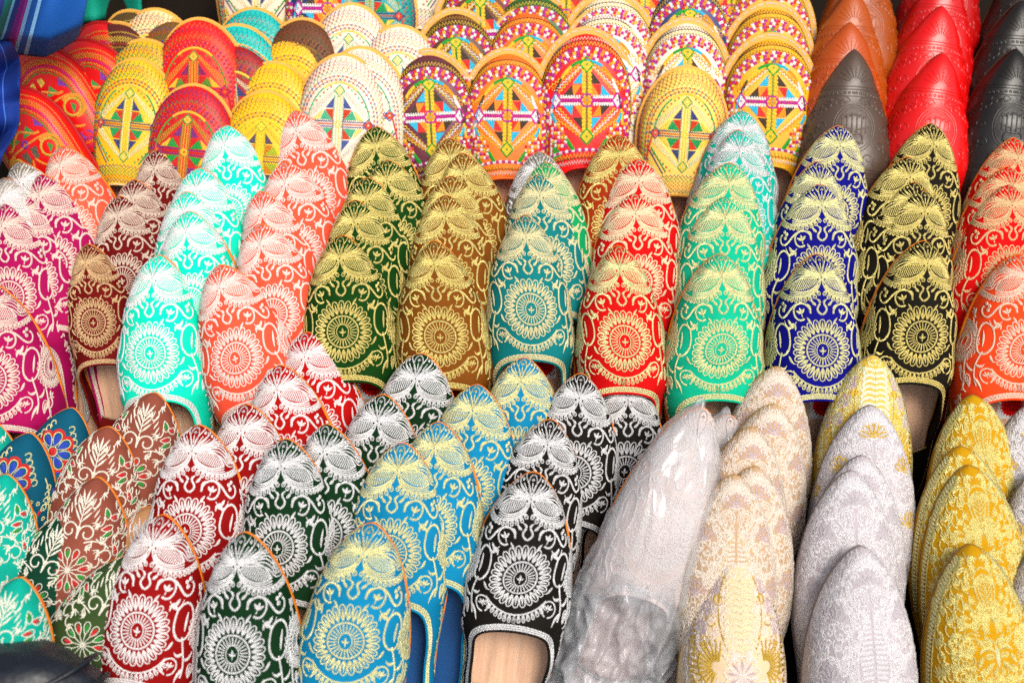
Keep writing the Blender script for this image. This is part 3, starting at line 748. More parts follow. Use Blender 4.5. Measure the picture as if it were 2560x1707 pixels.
# fine line design: slots 0 zig a, 1 yellow, 2 green, 3 blue, 4 red, 5 pale ground stitch, 6 dot
def design_F2():
    p = Pat(); b = 'zigzag_border'; ct = 6.9
    for d, a, sl in ((.35, .5, 0), (.62, .5, 3), (.95, .5, 4), (1.25, .5, 0), (1.5, .42, 2)): p.add(b, zig(rcurve(d), a, .52), .085, sl, 'zig', False)
    for d in (1.95, 2.3):
        q = along(rcurve(d, 12.4), .46)
        for i in range(len(q)):
            for an in (45, 135): p.add(b, ray(q[i][0], q[i][1], an, -.17, .17, 2), .08, (3, 4)[i % 2], 'flat', False)
        for i in range(len(q)-1): p.circ(b, *((q[i]+q[i+1])/2), .06, sw=.13, slot=6, mirror=False)
    ar = np.concatenate([bez((-3.3, 6.6), (-3.0, 4.4), (-1.6, 2.75), (0, 2.7), n=20), bez((0, 2.7), (1.6, 2.75), (3.0, 4.4), (3.3, 6.6), n=20)[1:]])
    p.add('colour_arch', ar[12:28], .26, 1, 'flat', False); p.add('colour_arch', ar[:13], .17, 2, 'flat', False); p.add('colour_arch', ar[27:], .17, 2, 'flat', False)
    p.add('colour_arch', bez((3.3, 6.6), (3.6, 7.6), (3.8, 8.6), (4.0, 9.6)), .2, 4)
    cr = 'cross'
    for x in (-.38, -.14, .14, .38): p.add(cr, zig([(x, ct-2.9), (x, ct+2.9)], .13, .22), .13, (5, 1, 1, 5)[[-.38, -.14, .14, .38].index(x)], 'zig', False)
    for x in (-.5, .5): p.add(cr, zig([(x, ct-2.9), (x, ct+2.9)], .1, .26), .08, 2, 'zig', False)
    for t, sl in ((-.26, 3), (0, 4), (.26, 3)): p.add(cr, zig([(.4, ct+t), (2.9, ct+t)], .14, .2), .15, sl, 'zig')
    p.circ(cr, 0, ct, .28, sw=.28, slot=1, mirror=False)
    pin = 'pinwheel'
    def hatch(a, b_, c, sl):
        a, b_, c = map(np.array, (a, b_, c))
        for k in range(9):
            u = (k+.5)/9; p.add(pin, np.stack([a+(b_-a)*u, a+(c-a)*u])+np.array([0, ct]), .15, sl)
    hatch((.5, -.2), (1.4, -1.45), (.55, -1.5), 4); hatch((.5, -.4), (1.9, -.45), (1.45, -1.4), 2); hatch((.5, -2.7), (.55, -1.6), (1.35, -1.6), 3); hatch((2.7, -.4), (1.95, -.45), (1.6, -1.4), 1)
    hatch((.5, .3), (1.4, 1.45), (.55, 1.5), 4); hatch((.5, .4), (1.9, .45), (1.45, 1.4), 2); hatch((.5, 2.7), (.55, 1.6), (1.35, 1.6), 3); hatch((2.7, .4), (1.95, .45), (1.6, 1.4), 1)
    rh = 'zigzag_rhombus'
    for o in (0, .3, .6): p.add(rh, zig([(.55, ct-3.2-o*.3), (2.9+o*.9, ct-.6-o*.4)], .2, .26), .13, 5, 'zig'); p.add(rh, zig([(.55, ct+3.2+o*.3), (2.9+o*.9, ct+.6+o*.4)], .2, .26), .13, 5, 'zig')
    for k in range(8):
        u = k/7
        for an in (45, 135): p.add(rh, ray(.9+2.6*u, 3.2+2.8*u**1.2, an, -.13, .13, 2), .08, (4, 2)[k % 2]); p.add(rh, ray(1.3+2.6*(1-u), 8.4+2.3*u, an, -.14, .14, 2), .09, (4, 0, 2)[k % 3])
    dm = 'diamonds'
    for (x, t, so_, si) in ((0, ct-3.35, 2, 1), (0, ct+3.35, 2, 1), (3.15, ct, 3, 4), (-3.15, ct, 3, 4)):
        r = .46; p.add(dm, [(x, t-r), (x+r, t), (x, t+r), (x-r, t)], 0, si, 'poly', False, .05); p.add(dm, [(x, t-r*1.3), (x+r*1.2, t), (x, t+r*1.3), (x-r*1.2, t), (x, t-r*1.3)], .12, so_, 'flat', False)
        p.circ(dm, x, t, .1, sw=.14, slot=5, mirror=False)
    p.add('satin_bars', [(3.5, 8.4), (1.7, 10.9)], .17, 2); p.add('satin_bars', [(3.7, 8.7), (2.0, 11.1)], .15, 3)
    p.add('satin_bars', [(3.5, 9.6), (4.2, 10.6), (4.0, 11.9), (2.6, 11.7)], 0, 1, 'poly', True, .05)
    hb = 'hem_bands'
    for d, a, sl in ((2.0, .3, 3), (1.6, .42, 2), (1.2, .42, 0), (.8, .42, 4), (.42, .36, 3)): p.add(hb, zig(rhem(d), a, .42), .1, sl, 'zig', False)
    q = along(rhem(1.8), .5)
    for i in range(len(q)): p.circ(hb, q[i][0], q[i][1], .07, sw=.14, slot=1, mirror=False)
    return p
# left red slippers: slots 0 braid, 1 magenta, 2 green, 3 purple, 4 gold, 5 dark
def design_H():
    p = Pat(); b = 'braid_border'
    q = rcurve(1.55)
    for k in range(2): p.add(b, zig(rcurve(1.45+.3*k), .26, .3), .2, 0, 'zig', False)
    p.add(b, zig(rcurve(2.45), .2, .34), .12, 4, 'zig', False); p.add(b, zig(rcurve(2.8), .2, .34), .14, 2, 'zig', False); p.add(b, zig(rcurve(.9), .14, .3), .1, 0, 'zig', False)
    p.add(b, zig(rcurve(2.1), .16, .3), .16, 1, 'zig', False)
    m = 'curved_motif'
    p.circ(m, 2.6, 8.4, 1.5, -30, 200, sw=.42, slot=0, r1=.9); p.circ(m, 2.4, 8.2, .95, 0, 360, sw=.3, slot=4)
    p.add(m, bez((0, 5.0), (1.0, 5.4), (1.6, 6.4), (2.4, 6.2)), .3, 0); p.add(m, bez((0, 6.6), (1.0, 6.8), (2.0, 6.5), (3.2, 7.0)), .26, 0); p.add(m, bez((.2, 8.4), (.6, 9.4), (1.4, 10.4), (2.6, 10.6)), .28, 0)
    p.add(m, [(.3, 5.9), (1.9, 6.1), (1.3, 4.9)], 0, 2, 'poly'); p.add(m, [(2.2, 5.4), (3.2, 6.2), (2.6, 4.6)], 0, 3, 'poly'); p.add(m, [(.3, 7.2), (1.2, 7.3), (.8, 8.6), (.2, 8.4)], 0, 5, 'poly'); p.add(m, [(2.2, 8.9), (2.9, 8.3), (2.5, 7.7)], 0, 2, 'poly')
    p.add(m, [(1.4, 11.0), (2.6, 11.2), (2.9, 12.0), (1.6, 11.8)], 0, 3, 'poly'); p.add(m, [(.3, 4.6), (1.0, 4.4), (.9, 3.7), (.3, 3.6)], 0, 4, 'poly')
    p.circ(m, 0, 6.5, .35, sw=.3, slot=3, mirror=False)
    for d, sl in ((1.4, 3), (1.0, 0), (.55, 1)): p.add('hem_bands', zig(rhem(d), .3, .36), .18, sl, 'zig', False)
    return p
def design_G():
    p = Pat(); e = 'embossed_roundel'; ct = 8.2
    for r in (2.15, 1.9): p.circ(e, 0, ct, r, sw=.12, mirror=False, ry=1.15)
    for x in (.25, .75, 1.2): p.add(e, [(x, ct-1.5+.3*x), (x, ct+.4)], .16); p.circ(e, x-.1, ct-1.4+.3*x, .22, -90, 90, sw=.14)
    p.add(e, bez((.1, ct+.6), (.7, ct+.2), (1.3, ct+.9), (.6, ct+1.6)), .2); p.add(e, [(1.5, ct-.2), (.2, ct+.1)], .12)
    for k in range(5): p.circ(e, -.9+.45*k, ct+1.4, .14, sw=.12, mirror=False)
    bd = 'embossed_bands'
    for t in (3.9, 4.2, 4.9): p.add(bd, [(0, t), (2.6, t+.1), (4.6, t+.6)], .12)
    for k in range(9): p.circ(bd, .15+.42*k, 4.55+.02*k*k*.5, .12, sw=.13)
    for t in (12.2, 12.5, 13.0): p.add(bd, [(0, t), (5.8, t+.3)], .12)
    s = 'embossed_scrolls'
    for (x, t, r) in ((.9, 5.4, .4), (2.0, 5.6, .5), (3.1, 6.3, .5), (3.4, 8.2, .55), (3.0, 10.0, .55), (1.6, 11.2, .5), (.5, 11.4, .35), (4.6, 9.4, .5), (4.4, 7.0, .45), (4.4, 11.2, .5), (5.6, 8.4, .4), (5.6, 10.6, .45)):
        p.circ(s, x, t, r, -90, 270, sw=.13, r1=r*.4)
        for d in (60, 100, 140): p.leaf(s, x+r*.5, t+r*.5, d, .6, .16)
    f = 'toe_fan'
    for a in range(0, 80, 18): p.add(f, ray(0, 3.6, a, .6, 1.9, 4), .12, 0, 'taper')
    return p

# ------------------------------------------------------------------ assembling slippers
DES = {}
def reg(k, last, pat, n): DES[k] = (last, part_meshes(last, pat, n), n)
_A = design_A()
def warped(pat, sd_):
    q = Pat()
    for st in pat.st:
        P = st[1].copy(); X, T = P[:, 0].copy(), P[:, 1].copy()
        P[:, 0] = X*(1+.03*math.sin(sd_))+.13*np.sin(.5*T+sd_)*np.clip(T/4, 0, 1); P[:, 1] = T*(1+.018*math.cos(sd_*3))+.12*np.sin(.6*X+sd_*2)*np.clip(T/3, 0, 1)
        q.st.append((st[0], P)+st[2:])
    return q
for _i, _S in enumerate(PVAR): reg('A' if _i == 0 else 'A%d' % _i, _S, _A if _i == 0 else warped(_A, 1.7*_i), 1)
reg('B', POINT, design_B(), 3); reg('C', POINT, design_C(), 4); reg('D', POINT, design_D(), 3)
reg('D2', POINT, design_D2(), 4); reg('E', POINT, design_E(), 2); reg('F1', ROUND, design_F1(), 9); reg('F2', ROUND, design_F2(), 7); reg('H', ROUND, design_H(), 6); reg('G', LEATH, design_G(), 1)
SH = {}
for nm, S in (('P', POINT), ('P1', PVAR[1]), ('P2', PVAR[2]), ('P3', PVAR[3]), ('L', LEATH), ('R', ROUND)):
    tl = topline(S)[0]; fl, fe = heel_flap_mesh(S)
    grow = .03 if nm != 'R' else .3
    SH[nm] = dict(upper=upper_mesh(S), sole=plate(S, [(grow-.12, -.42), (grow, -.36), (grow+.02, -.1), (grow-.06, -.0)], 'sole'), wide=plate(S, [(.6, -.5), (.74, -.42), (.76, -.12), (.7, -.0)], 'sole'),
                  insole=plate(S, [(-.3, .01), (-.3, .1), (-.42, .13)], 'insole'), piping=tube_mesh(resample3(tl, .25)[0], .13, 'piping'),
                  braid=braid_mesh(S), flap=fl, fbraid=tube_mesh(fe+np.array([0, 0, .05]), .12, 'flap_piping'))
    if nm == 'R':   # welt stitches on the projecting sole edge
        o = outline(S, .45); V, F = [], []
        o3 = np.array([(x, S.L-t, .03+float(S.zl(max(t, 0)))) for x, t in o]); o3 = np.concatenate([o3, o3[:1]])
        q, u = resample3(o3, .3)
        for i in range(0, len(q)-2, 3):
            a, b = q[i], q[i+2]; d = (b-a)/np.linalg.norm(b-a); n = np.array([-d[1], d[0], 0])*.055; h = np.array([0, 0, .05]); k = len(V)
            V += [a-n, a+n, b+n, b-n, a+h, b+h]; F += [(k, k+4, k+5, k+3), (k+4, k+1, k+2, k+5)]
        SH[nm]['welt'] = mesh_from('welt_stitches', np.array(V)*.01, F)
        SH[nm]['rim'] = None
# insole centre stitch line + printed size label
def stitch_line(S):
    V, F = [], []
    for k in range(26):
        t = S.throat-3+.55*k; y = S.L-t
        if y < 1.5: break
        i = len(V); V += [(.65, y, .145), (.71, y, .145), (.71, y-.3, .145), (.65, y-.3, .145), (.68, y, .16), (.68, y-.3, .16)]
        F += [(i, i+4, i+5, i+3), (i+4, i+1, i+2, i+5)]
    return mesh_from('insole_stitches', np.array(V)*.01, F)
def label_meshes(S):
    y0 = S.L-S.throat-1.6
    V = [(.2, y0-1.4, .15), (2.9, y0-1.4, .15), (2.9, y0+1.4, .15), (.2, y0+1.4, .15)]; card = mesh_from('size_label', np.array(V)*.01, [(0, 1, 2, 3)])
    V, F = [(1.55, y0, .165)], []; n = 40
    for k in range(n):
        r = 1.2 if k % 2 == 0 else .98; V.append((1.55+r*math.cos(2*PI*k/n), y0+r*math.sin(2*PI*k/n), .165))
    for k in range(n): F.append((0, k+1, (k+1) % n+1))
    burst = mesh_from('red_starburst', np.array(V)*.01, F, smooth=False)
    V, F = [], []
    for r_ in range(3):
        for k in range(6):
            x = .85+.24*k; y = y0+.38-.38*r_; i = len(V); V += [(x, y-.11, .18), (x+.15, y-.11, .18), (x+.15, y+.11, .18), (x, y+.11, .18)]; F.append((i, i+1, i+2, i+3))
    return card, burst, mesh_from('printed_lines', np.array(V)*.01, F, smooth=False)
STL = stitch_line(POINT); STR = stitch_line(ROUND); CARD, BURST, PRINT = label_meshes(POINT)

BS = math.radians(35.0)
NB = Vector((0, -math.sin(BS), math.cos(BS))); B0 = Vector((0, 0, .75))
def put(name, me, mats, parent=None):
    o = bpy.data.objects.new(name, me); C.objects.link(o); o.parent = parent
    for i, m in enumerate(mats):
        if i < len(o.material_slots):
            o.material_slots[i].link = 'OBJECT'; o.material_slots[i].material = m
    return o
def pix_ray(px, py):
    k = 36.0/FOC/2352.0
    return (R_*((px-1176)*k)+U_*((784-py)*k)-B_)
def frame(a, roll, pt):
    a, roll, pt = map(math.radians, (a, roll, pt))
    d = (R_*math.sin(a)+U_*math.cos(a))*math.cos(pt)+B_*math.sin(pt)
    n = (B_-d*B_.dot(d)).normalized(); n = Quaternion(d, roll) @ n
    return d, n
def solve(px, py, d, n, L, lift, zt=.7, zs=1.0):
    ray = pix_ray(px, py)
    # toe = CAM + k*ray ; heel = toe - L*d - zt*n rests 'lift' above the board
    k = (lift + (d*L+n*zt*zs).dot(NB) - (CAM-B0).dot(NB))/ray.dot(NB)
    return CAM+ray*k-d*L-n*zt*zs
WHITE_CARD = fabric('#efefec', .0); RED_INK = fabric('#d8382a', .0); INK = fabric('#7c1a12', .0)
ALL = []
def slipper(name, label, group, des, base, thr, px, py, a, roll=0., pt=10., s=1., zs=1., front=False, sole=None, lift=.005, trim=None, pipe=None, card=False, lining=None, xs=1., ys=1., inside=True):
    if des == 'A': des = random.choice(['A', 'A1', 'A2', 'A3'])
    S, parts, ns = DES[des]; kind = {id(LEATH): 'L', id(ROUND): 'R'}.get(id(S), 'P'); M = SH[kind if kind != 'P' else ('P', 'P1', 'P2', 'P3')[PVAR.index(S)]]
    d, n = frame(a, roll, pt)
    H = solve(px, py, d, n, S.L*.01*s*ys, lift, .007*s, zs)
    root = bpy.data.objects.new(name, None); C.objects.link(root); root.empty_display_size = .02
    x = d.cross(n)
    root.matrix_world = Matrix.Translation(H) @ Matrix((x, d, n)).transposed().to_4x4() @ Matrix.Diagonal((s*xs*random.uniform(.965, 1.04), s*ys, s*zs, 1))
    root['label'] = label; root['category'] = 'slipper'; root['group'] = group
    up = put('upper', M['upper'], [base], root)
    for pn, me in parts.items(): put(pn, me, thr, up)['kind'] = 'stuff'
    put('sole', M['wide' if des == 'F1' else 'sole'], [sole or (SOLE_TAN if kind == 'R' else SOLE_OR)], root)
    if des == 'F1': put('welt_stitches', M['welt'], [WHITE], root)['kind'] = 'stuff'
    ins = None
    if front or inside:
        ins = put('insole', M['insole'], [lining or INSOLE], root)
        put('piping', M['piping'], [pipe or base], up)
        if kind == 'P': put('hem_braid', M['braid'], [trim or thr[0]], up)['kind'] = 'stuff'
    if front:
        if kind == 'P':
            fl = put('heel_flap', M['flap'], [base], root); put('flap_piping', M['fbraid'], [trim or thr[0]], fl)
        put('insole_stitches', STR if kind == 'R' else STL, [WHITE], ins)['kind'] = 'stuff'
        if card and kind == 'P':
            put('size_label', CARD, [WHITE_CARD], ins); put('red_starburst', BURST, [RED_INK], ins); put('printed_lines', PRINT, [INK], ins)['kind'] = 'stuff'
    ALL.append(root); return root

ORD = ['front', 'second from front', 'third from front', 'fourth from front', 'fifth from front', 'sixth from front']
def column(name, stem, group, des, base, thr, items, labels=None, roll=0., pt=10., s=1., card=False, step=.004, **kw):
    """items run from the back of the stack to the front: (px, py, angle, {overrides})"""
    n = len(items)
    for i, it in enumerate(items):
        o = dict(roll=roll, pt=pt, s=s, zs=1.0 if i == n-1 else .78, front=i == n-1, card=card and i == n-1, lift=.005+step*i); o.update(kw)
        if len(it) > 3: o.update(it[3])
        st = o.pop('stem', stem); de = o.pop('des', des); ba = o.pop('base', base); th = o.pop('thr', thr)
        k = n-1-i
        lab = o.pop('label', None) or (st+', '+(('back of its stack' if i == 0 and n > 2 else ORD[k]+' of its stack') if k else 'front of its stack') if n > 1 else st)
        o['roll'] += random.uniform(-1.5, 1.5); o['pt'] += random.uniform(-.8, .8)
        slipper(name, lab, group, de, ba, th, it[0], it[1], it[2], **o)

# ------------------------------------------------------------------ the setting: sloping stall board under dark cloth
def grid_mesh(name, fn, nu, nv, uv=True):
    V = [fn(i/(nu-1), j/(nv-1)) for j in range(nv) for i in range(nu)]
    F = [(j*nu+i, j*nu+i+1, (j+1)*nu+i+1, (j+1)*nu+i) for j in range(nv-1) for i in range(nu-1)]
    UV = [(i/(nu-1), j/(nv-1)) for j in range(nv) for i in range(nu)]
    return mesh_from(name, V, F, UV)
BT = Vector((0, math.cos(BS), math.sin(BS)))
def board_pt(u, v):
    p = B0+R_*(-1.3+2.6*u)+BT*(-.95+2.1*v)
    return tuple(p-NB*(.012-.006*noise.noise(Vector((u*9, v*9, 0)))))
bo = put('stall_board', grid_mesh('stall_board', board_pt, 60, 50), [fabric('#17110c', .0)]); bo['kind'] = 'structure'

# ------------------------------------------------------------------ the slippers
G3 = 'front row of pointed slippers'; G2 = 'middle row of pointed slippers'; G1 = 'back row of round slippers'
RED_, GRN_, BLU_, GRN2 = thread('#c01a1c'), thread('#1f8a2e'), thread('#1c3fae'), thread('#1f7d2c')

# front row, left to right
column('pointed_slipper', 'turquoise leaf embroidered slipper at left edge', 'turquoise leaf slippers at the left edge', 'B', fabric('#179585'), [PALE, RED_, GRN_],
       [(-12, 972, 12), (14, 1090, 12, {'lift': .045}), (46, 1328, 13, {'lift': .085})], roll=-4)
column('pointed_slipper', 'dark teal slipper with blue and red flower', 'dark teal flowered slippers', 'C', fabric('#064c60'), [GOLDP, RED_, BLU_, GRN2], [(166, 938, 18), (68, 996, 16, {'front': False})], roll=-4, step=.012)
column('pointed_slipper', 'brown slipper with red and green leaf embroidery', 'brown leaf slippers', 'B', fabric('#7a4a40'), [PALE, RED_, GRN_], [(355, 903, 14), (250, 981, 12), (224, 1098, 12, {'front': False})], roll=-4, step=.012)
column('pointed_slipper', 'dark green slipper with red and green leaf embroidery', 'dark green leaf slipper', 'B', fabric('#0d3527'), [PALE, RED_, GRN_], [(166, 1182, 22)], roll=-3, lift=.03)
column('pointed_slipper', 'beige pink leaf slipper half hidden behind the white-on-wine slippers', 'beige leaf slipper', 'B', fabric('#a98468'), [SILV, RED_, GRN_], [(350, 1165, 17)], roll=-3)
column('pointed_slipper', 'olive green slipper with red and green leaf flower at the bottom', 'olive leaf slipper', 'B', fabric('#35452a'), [PALE, RED_, GRN_], [(308, 1280, 27)], roll=-3, lift=.045)
column('pointed_slipper', 'wine red slipper with white embroidery', 'wine red slippers with white embroidery', 'A', fabric('#7a0c1a'), [WHITE],
       [(690, 766, -11, {'base': fabric('#9c1418')}), (637, 840, -7, {'base': fabric('#94101a')}), (552, 930, -3), (452, 977, 1), (374, 1184, 6)], roll=-9, step=.013, s=1.03)
column('pointed_slipper', 'bottle green slipper with silver embroidery', 'green slippers with silver embroidery', 'A', fabric('#0a2815'), [SILV],
       [(955, 812, 3), (880, 907, 5), (762, 974, 0), (652, 1009, -1), (560, 1224, -1)], roll=-8, step=.016, s=1.05)
column('pointed_slipper', 'bright blue slipper with gold embroidery', 'bright blue slippers with gold embroidery', 'A', fabric('#00769a'), [GOLDP],
       [(1200, 822, 2), (1096, 884, 5), (1003, 970, 2), (912, 1018, 2), (841, 1202, 7)], roll=-7, step=.016, s=1.04, lining=leather('#0a4a7c', .6))
column('pointed_slipper', 'black slipper with silver embroidery', 'black slippers with silver embroidery', 'A', fabric('#15120f'), [SILV],
       [(1440, 868, 3, {'pt': 4}), (1346, 859, 7), (1266, 964, 9), (1224, 1085, 7)], roll=0, step=.012)
LIL = thread('#c4aeb0', .1); CRM = thread('#e4d4c4', .15); SLV2 = thread('#dcd8db', .2)
column('pointed_slipper', 'pinkish white slipper wrapped in clear plastic', 'plastic wrapped slippers', 'A', fabric('#c9bab6'), [thread('#d9cfcc')],
       [(1668, 952, 12, {'s': 1.05, 'label': 'pinkish slipper tip in plastic behind the wrapped slipper', 'pt': 6}), (1608, 936, 18, {'s': 1.1, 'xs': .9, 'ys': 1.16, 'lift': .03, 'front': True, 'lining': fabric('#c9b0aa'),  'label': 'pinkish white slipper wrapped in clear crumpled plastic'})], roll=2)
column('pointed_slipper', 'cream and lilac brocade slipper', 'cream brocade slippers', 'D', fabric('#b49c84'), [CRM, LIL, thread('#dcc58e', .2)],
       [(1787, 843, 6), (1779, 929, 8), (1729, 982, 6), (1736, 1072, 5), (1688, 1091, 2), (1690, 1270, 0, {'des': 'D2', 'base': fabric('#d3bfa4'), 'thr': [thread('#e9d3c8'), thread('#e0d2ae', .1), thread('#c9a63e', .4), LIL], 's': 1.06, 'lift': .03, 'label': 'cream slipper with gold wing embroidery, front of brocade stack', 'front': False})], step=.013, sole=leather('#a07c4a', .6), roll=3)
column('pointed_slipper', 'silver white brocade slipper', 'silver and gold brocade slippers', 'D', fabric('#b2abae'), [SLV2, thread('#bdb6bc', .1), SLV2],
       [(2006, 816, 3, {'des': 'D2', 'base': fabric('#cdb06a'), 'thr': [GOLDP, thread('#f2e6c6', .1), GOLDD, LIL], 'label': 'gold and cream brocade slipper at back of the silver stack'}),
        (2001, 932, 2, {'thr': [SLV2, GOLDD, GOLDD], 'label': 'silver brocade slipper with gold flowers, second from back of its stack'}), (1981, 1047, 2), (1956, 1082, 0), (1978, 1256, -2, {'front': False})], s=1.05, step=.013, sole=leather('#6f6663', .6), roll=2)
GB = fabric('#b38c38', .1)
column('pointed_slipper', 'all gold slipper with ladder edging', 'all gold slippers', 'E', GB, [thread('#f4d684', .5), thread('#f7e4aa', .4)], [(2236, 908, -4), (2208, 1026, -5), (2226, 1070, -6), (2230, 1252, -7, {'front': False})], s=1.06, step=.013, sole=leather('#7a5a1c', .5), roll=4)
column('pointed_slipper', 'silver slipper with gold flowers at right edge', 'silver slippers at the right edge', 'D', fabric('#9d9797'), [SLV2, GOLDD, GOLDD], [(2362, 935, -5), (2385, 1080, -7), (2392, 1260, -8, {'front': False})], step=.013, sole=leather('#6f6663', .6), roll=4)

# middle row, left to right
column('pointed_slipper', 'white slipper tip at far left edge under the blue cloth', 'white slippers at the far left', 'A', fabric('#a9a39a'), [WHITE], [(52, 370, -14, {'label': 'grey slipper tip with white embroidery under the blue cloth', 'base': fabric('#7d7768')}), (-6, 412, -12, {'front': False, 'label': 'white slipper tip at far left edge under the blue cloth'})], roll=-4)
column('pointed_slipper', 'salmon slipper with pale embroidery behind the magenta stack', 'salmon slipper', 'A', fabric('#de6a5c'), [ROSE], [(130, 340, -16)], roll=-8, s=.95)
column('pointed_slipper', 'magenta slipper with pale pink embroidery', 'magenta slippers', 'A', fabric('#8e0a50'), [ROSE], [(90, 402, -13), (54, 441, -10), (20, 468, -5), (-14, 648, -7)], roll=-6)
column('pointed_slipper', 'burgundy slipper with pale gold embroidery', 'burgundy slippers', 'A', fabric('#5a1512'), [thread('#dcc6b4', .25)],
       [(354, 346, -9, {'s': .9}), (304, 413, -8, {'s': .9}), (263, 453, -9, {'s': .92}), (209, 560, -8, {'s': .84, 'card': True, 'thr': [COPPER]})], roll=-4, s=.92)
column('pointed_slipper', 'mint slipper with white embroidery', 'mint slippers', 'A', fabric('#0acdb0'), [thread('#e4ebe4', .05)], [(515, 289, -6), (444, 388, -6), (423, 442, -6), (428, 486, -6), (350, 588, -4)], roll=-5)
column('pointed_slipper', 'coral slipper with pale pink embroidery', 'coral slippers', 'A', fabric('#e2675a'), [thread('#f2d3ca', .05)], [(676, 255, -12), (641, 376, -12), (606, 438, -12), (590, 516, -13), (498, 611, -17)], roll=-5)
column('pointed_slipper', 'dark green slipper with gold embroidery', 'dark green slippers with gold embroidery', 'A', fabric('#14330e'), [GOLD], [(850, 293, -9), (883, 369, -8), (831, 410, -6), (814, 460, -5), (783, 541, -4)], roll=-3, card=True)
column('pointed_slipper', 'brown slipper with gold embroidery', 'brown slippers with gold embroidery', 'A', fabric('#6b4327'), [GOLD], [(1031, 318, -6), (1060, 352, -6), (1024, 406, -5), (1020, 449, -3), (1008, 553, -2)], roll=-1, card=True)
column('pointed_slipper', 'teal slipper with pale gold embroidery', 'teal slippers with pale gold embroidery', 'A', fabric('#046a6c'), [thread('#e3d9a8', .3)],
       [(1236, 349, -2, {'thr': [SILV], 'base': fabric('#6d6a60'), 'label': 'grey slipper with silver embroidery at back of the teal stack'}), (1252, 372, -3, {'base': fabric('#2b8a5c')}), (1247, 400, -2), (1216, 494, 0)], roll=0, card=True)
column('pointed_slipper', 'red slipper with gold embroidery', 'red slippers with gold embroidery', 'A', fabric('#b3170f'), [GOLDP],
       [(1410, 311, -2, {'thr': [GOLD], 'base': fabric('#8c3a12'), 'label': 'orange brown slipper with gold embroidery behind the red stack'}), (1456, 367, -2, {'thr': [thread('#eed0b0', .2)]}), (1454, 445, -1, {'thr': [thread('#efd3ac', .2)]}), (1430, 564, 0)], roll=0)
column('pointed_slipper', 'emerald slipper with gold embroidery', 'emerald slippers', 'A', fabric('#00a384'), [GOLDP],
       [(1702, 254, 3, {'thr': [SILV], 'base': fabric('#18a596'), 'label': 'turquoise slipper with silver embroidery, back of the emerald stack'}), (1706, 299, 3, {'thr': [SILV], 'base': fabric('#18a596'), 'label': 'turquoise slipper with silver embroidery, second from back of emerald stack'}), (1666, 374, 3), (1664, 452, 2), (1651, 584, 1)], roll=1)
column('pointed_slipper', 'navy blue slipper with gold embroidery', 'navy slippers', 'A', fabric('#0c1468'), [GOLDP], [(1926, 289, 6), (1888, 372, 4), (1882, 424, 3), (1878, 584, 1)], roll=2, card=True)
column('pointed_slipper', 'black slipper with gold embroidery', 'black slippers with gold embroidery', 'A', fabric('#14110c'), [GOLD], [(2142, 284, 7), (2084, 361, 5), (2094, 418, 5), (2112, 436, 5), (2116, 553, 5)], roll=3)
column('pointed_slipper', 'red slipper with copper embroidery at right edge', 'red slippers at the right edge', 'A', fabric('#c01a12'), [thread('#e3bf8e', .3)], [(2342, 318, 7), (2318, 383, 6), (2316, 424, 5), (2342, 584, 4, {'base': fabric('#e4604f'), 'thr': [thread('#ecc4ad', .1)], 'label': 'coral slipper with pale embroidery at right edge, front of its stack'})], roll=4, card=True)

# back row of round-toed slippers
def f1(ground, line): return [thread(line), thread('#e8bf2a'), thread('#169a28'), thread('#20b3d6'), thread('#bb1d8c'), thread('#efe2dd'), thread('#d2251a'), thread('#ee8c12'), thread('#3e2c17')]
def f2(za, yel='#ecca45', grn='#1f9a55', blu='#3a3f7a', red='#cf3a1c', pale='#efdcb8', dot='#e8c33c'): return [thread(za), thread(yel), thread(grn), thread(blu), thread(red), thread(pale, .1), thread(dot, .2)]
H_ = [thread('#ee8a22'), thread('#c8157a'), thread('#15912e'), thread('#7a2a9a'), thread('#d8b13a', .3), thread('#4a3a1a')]
LR = leather('#c4120c', .38, .12)
def one(name, label, group, des, base, thr, px, py, a, **kw):
    kw.setdefault('roll', 0.); kw.setdefault('zs', .95); slipper(name, label, group, des, base, thr, px, py, a, **kw)
RG = 'round toed slippers in the back row'
# rows half hidden at the very top
top = [('cream patterned slipper cut by the top edge above the turquoise pair', 'F2', '#e6d3bd', f2('#cf6a3a'), 590, -190, 0), ('navy patterned slipper cut by the top edge left of the large cream one', 'F1', '#1e2c5a', f1(0, '#2c7a8c'), 757, -120, 1),
       ('large cream patterned slipper at the top with its hem in view', 'F2', '#e8d7c2', f2('#3a4a8a', pale='#f0e2d0'), 941, -215, -1), ('brown multicoloured slipper cut by the top edge above the turquoise slipper', 'F1', '#5a2a1a', f1(0, '#a03050'), 1102, -62, -1)]
for lab, de, bc, th, x, y, a in top: one('round_slipper', lab, RG, de, leather(bc, .6, .1), th, x, y, a, front=de == 'F2')
one('round_slipper', 'brown round slipper with olive braid behind the red ones', RG, 'H', leather('#4a3a1e', .5), [thread('#b9a038'), thread('#8a3a1a'), thread('#2f6a2a'), thread('#3a2a5a'), thread('#b58a3a'), thread('#2a1a0a')], 268, 34, -24, roll=-18, lift=.0)
one('round_slipper', 'dark brown round slipper between the olive braided one and red ones', RG, 'H', leather('#4a1c12', .5), [thread('#c9a83a'), thread('#a0321a'), thread('#2f6a2a'), thread('#3a2a5a'), thread('#b58a3a'), thread('#2a1a0a')], 232, 62, -26, roll=-18, lift=.006)
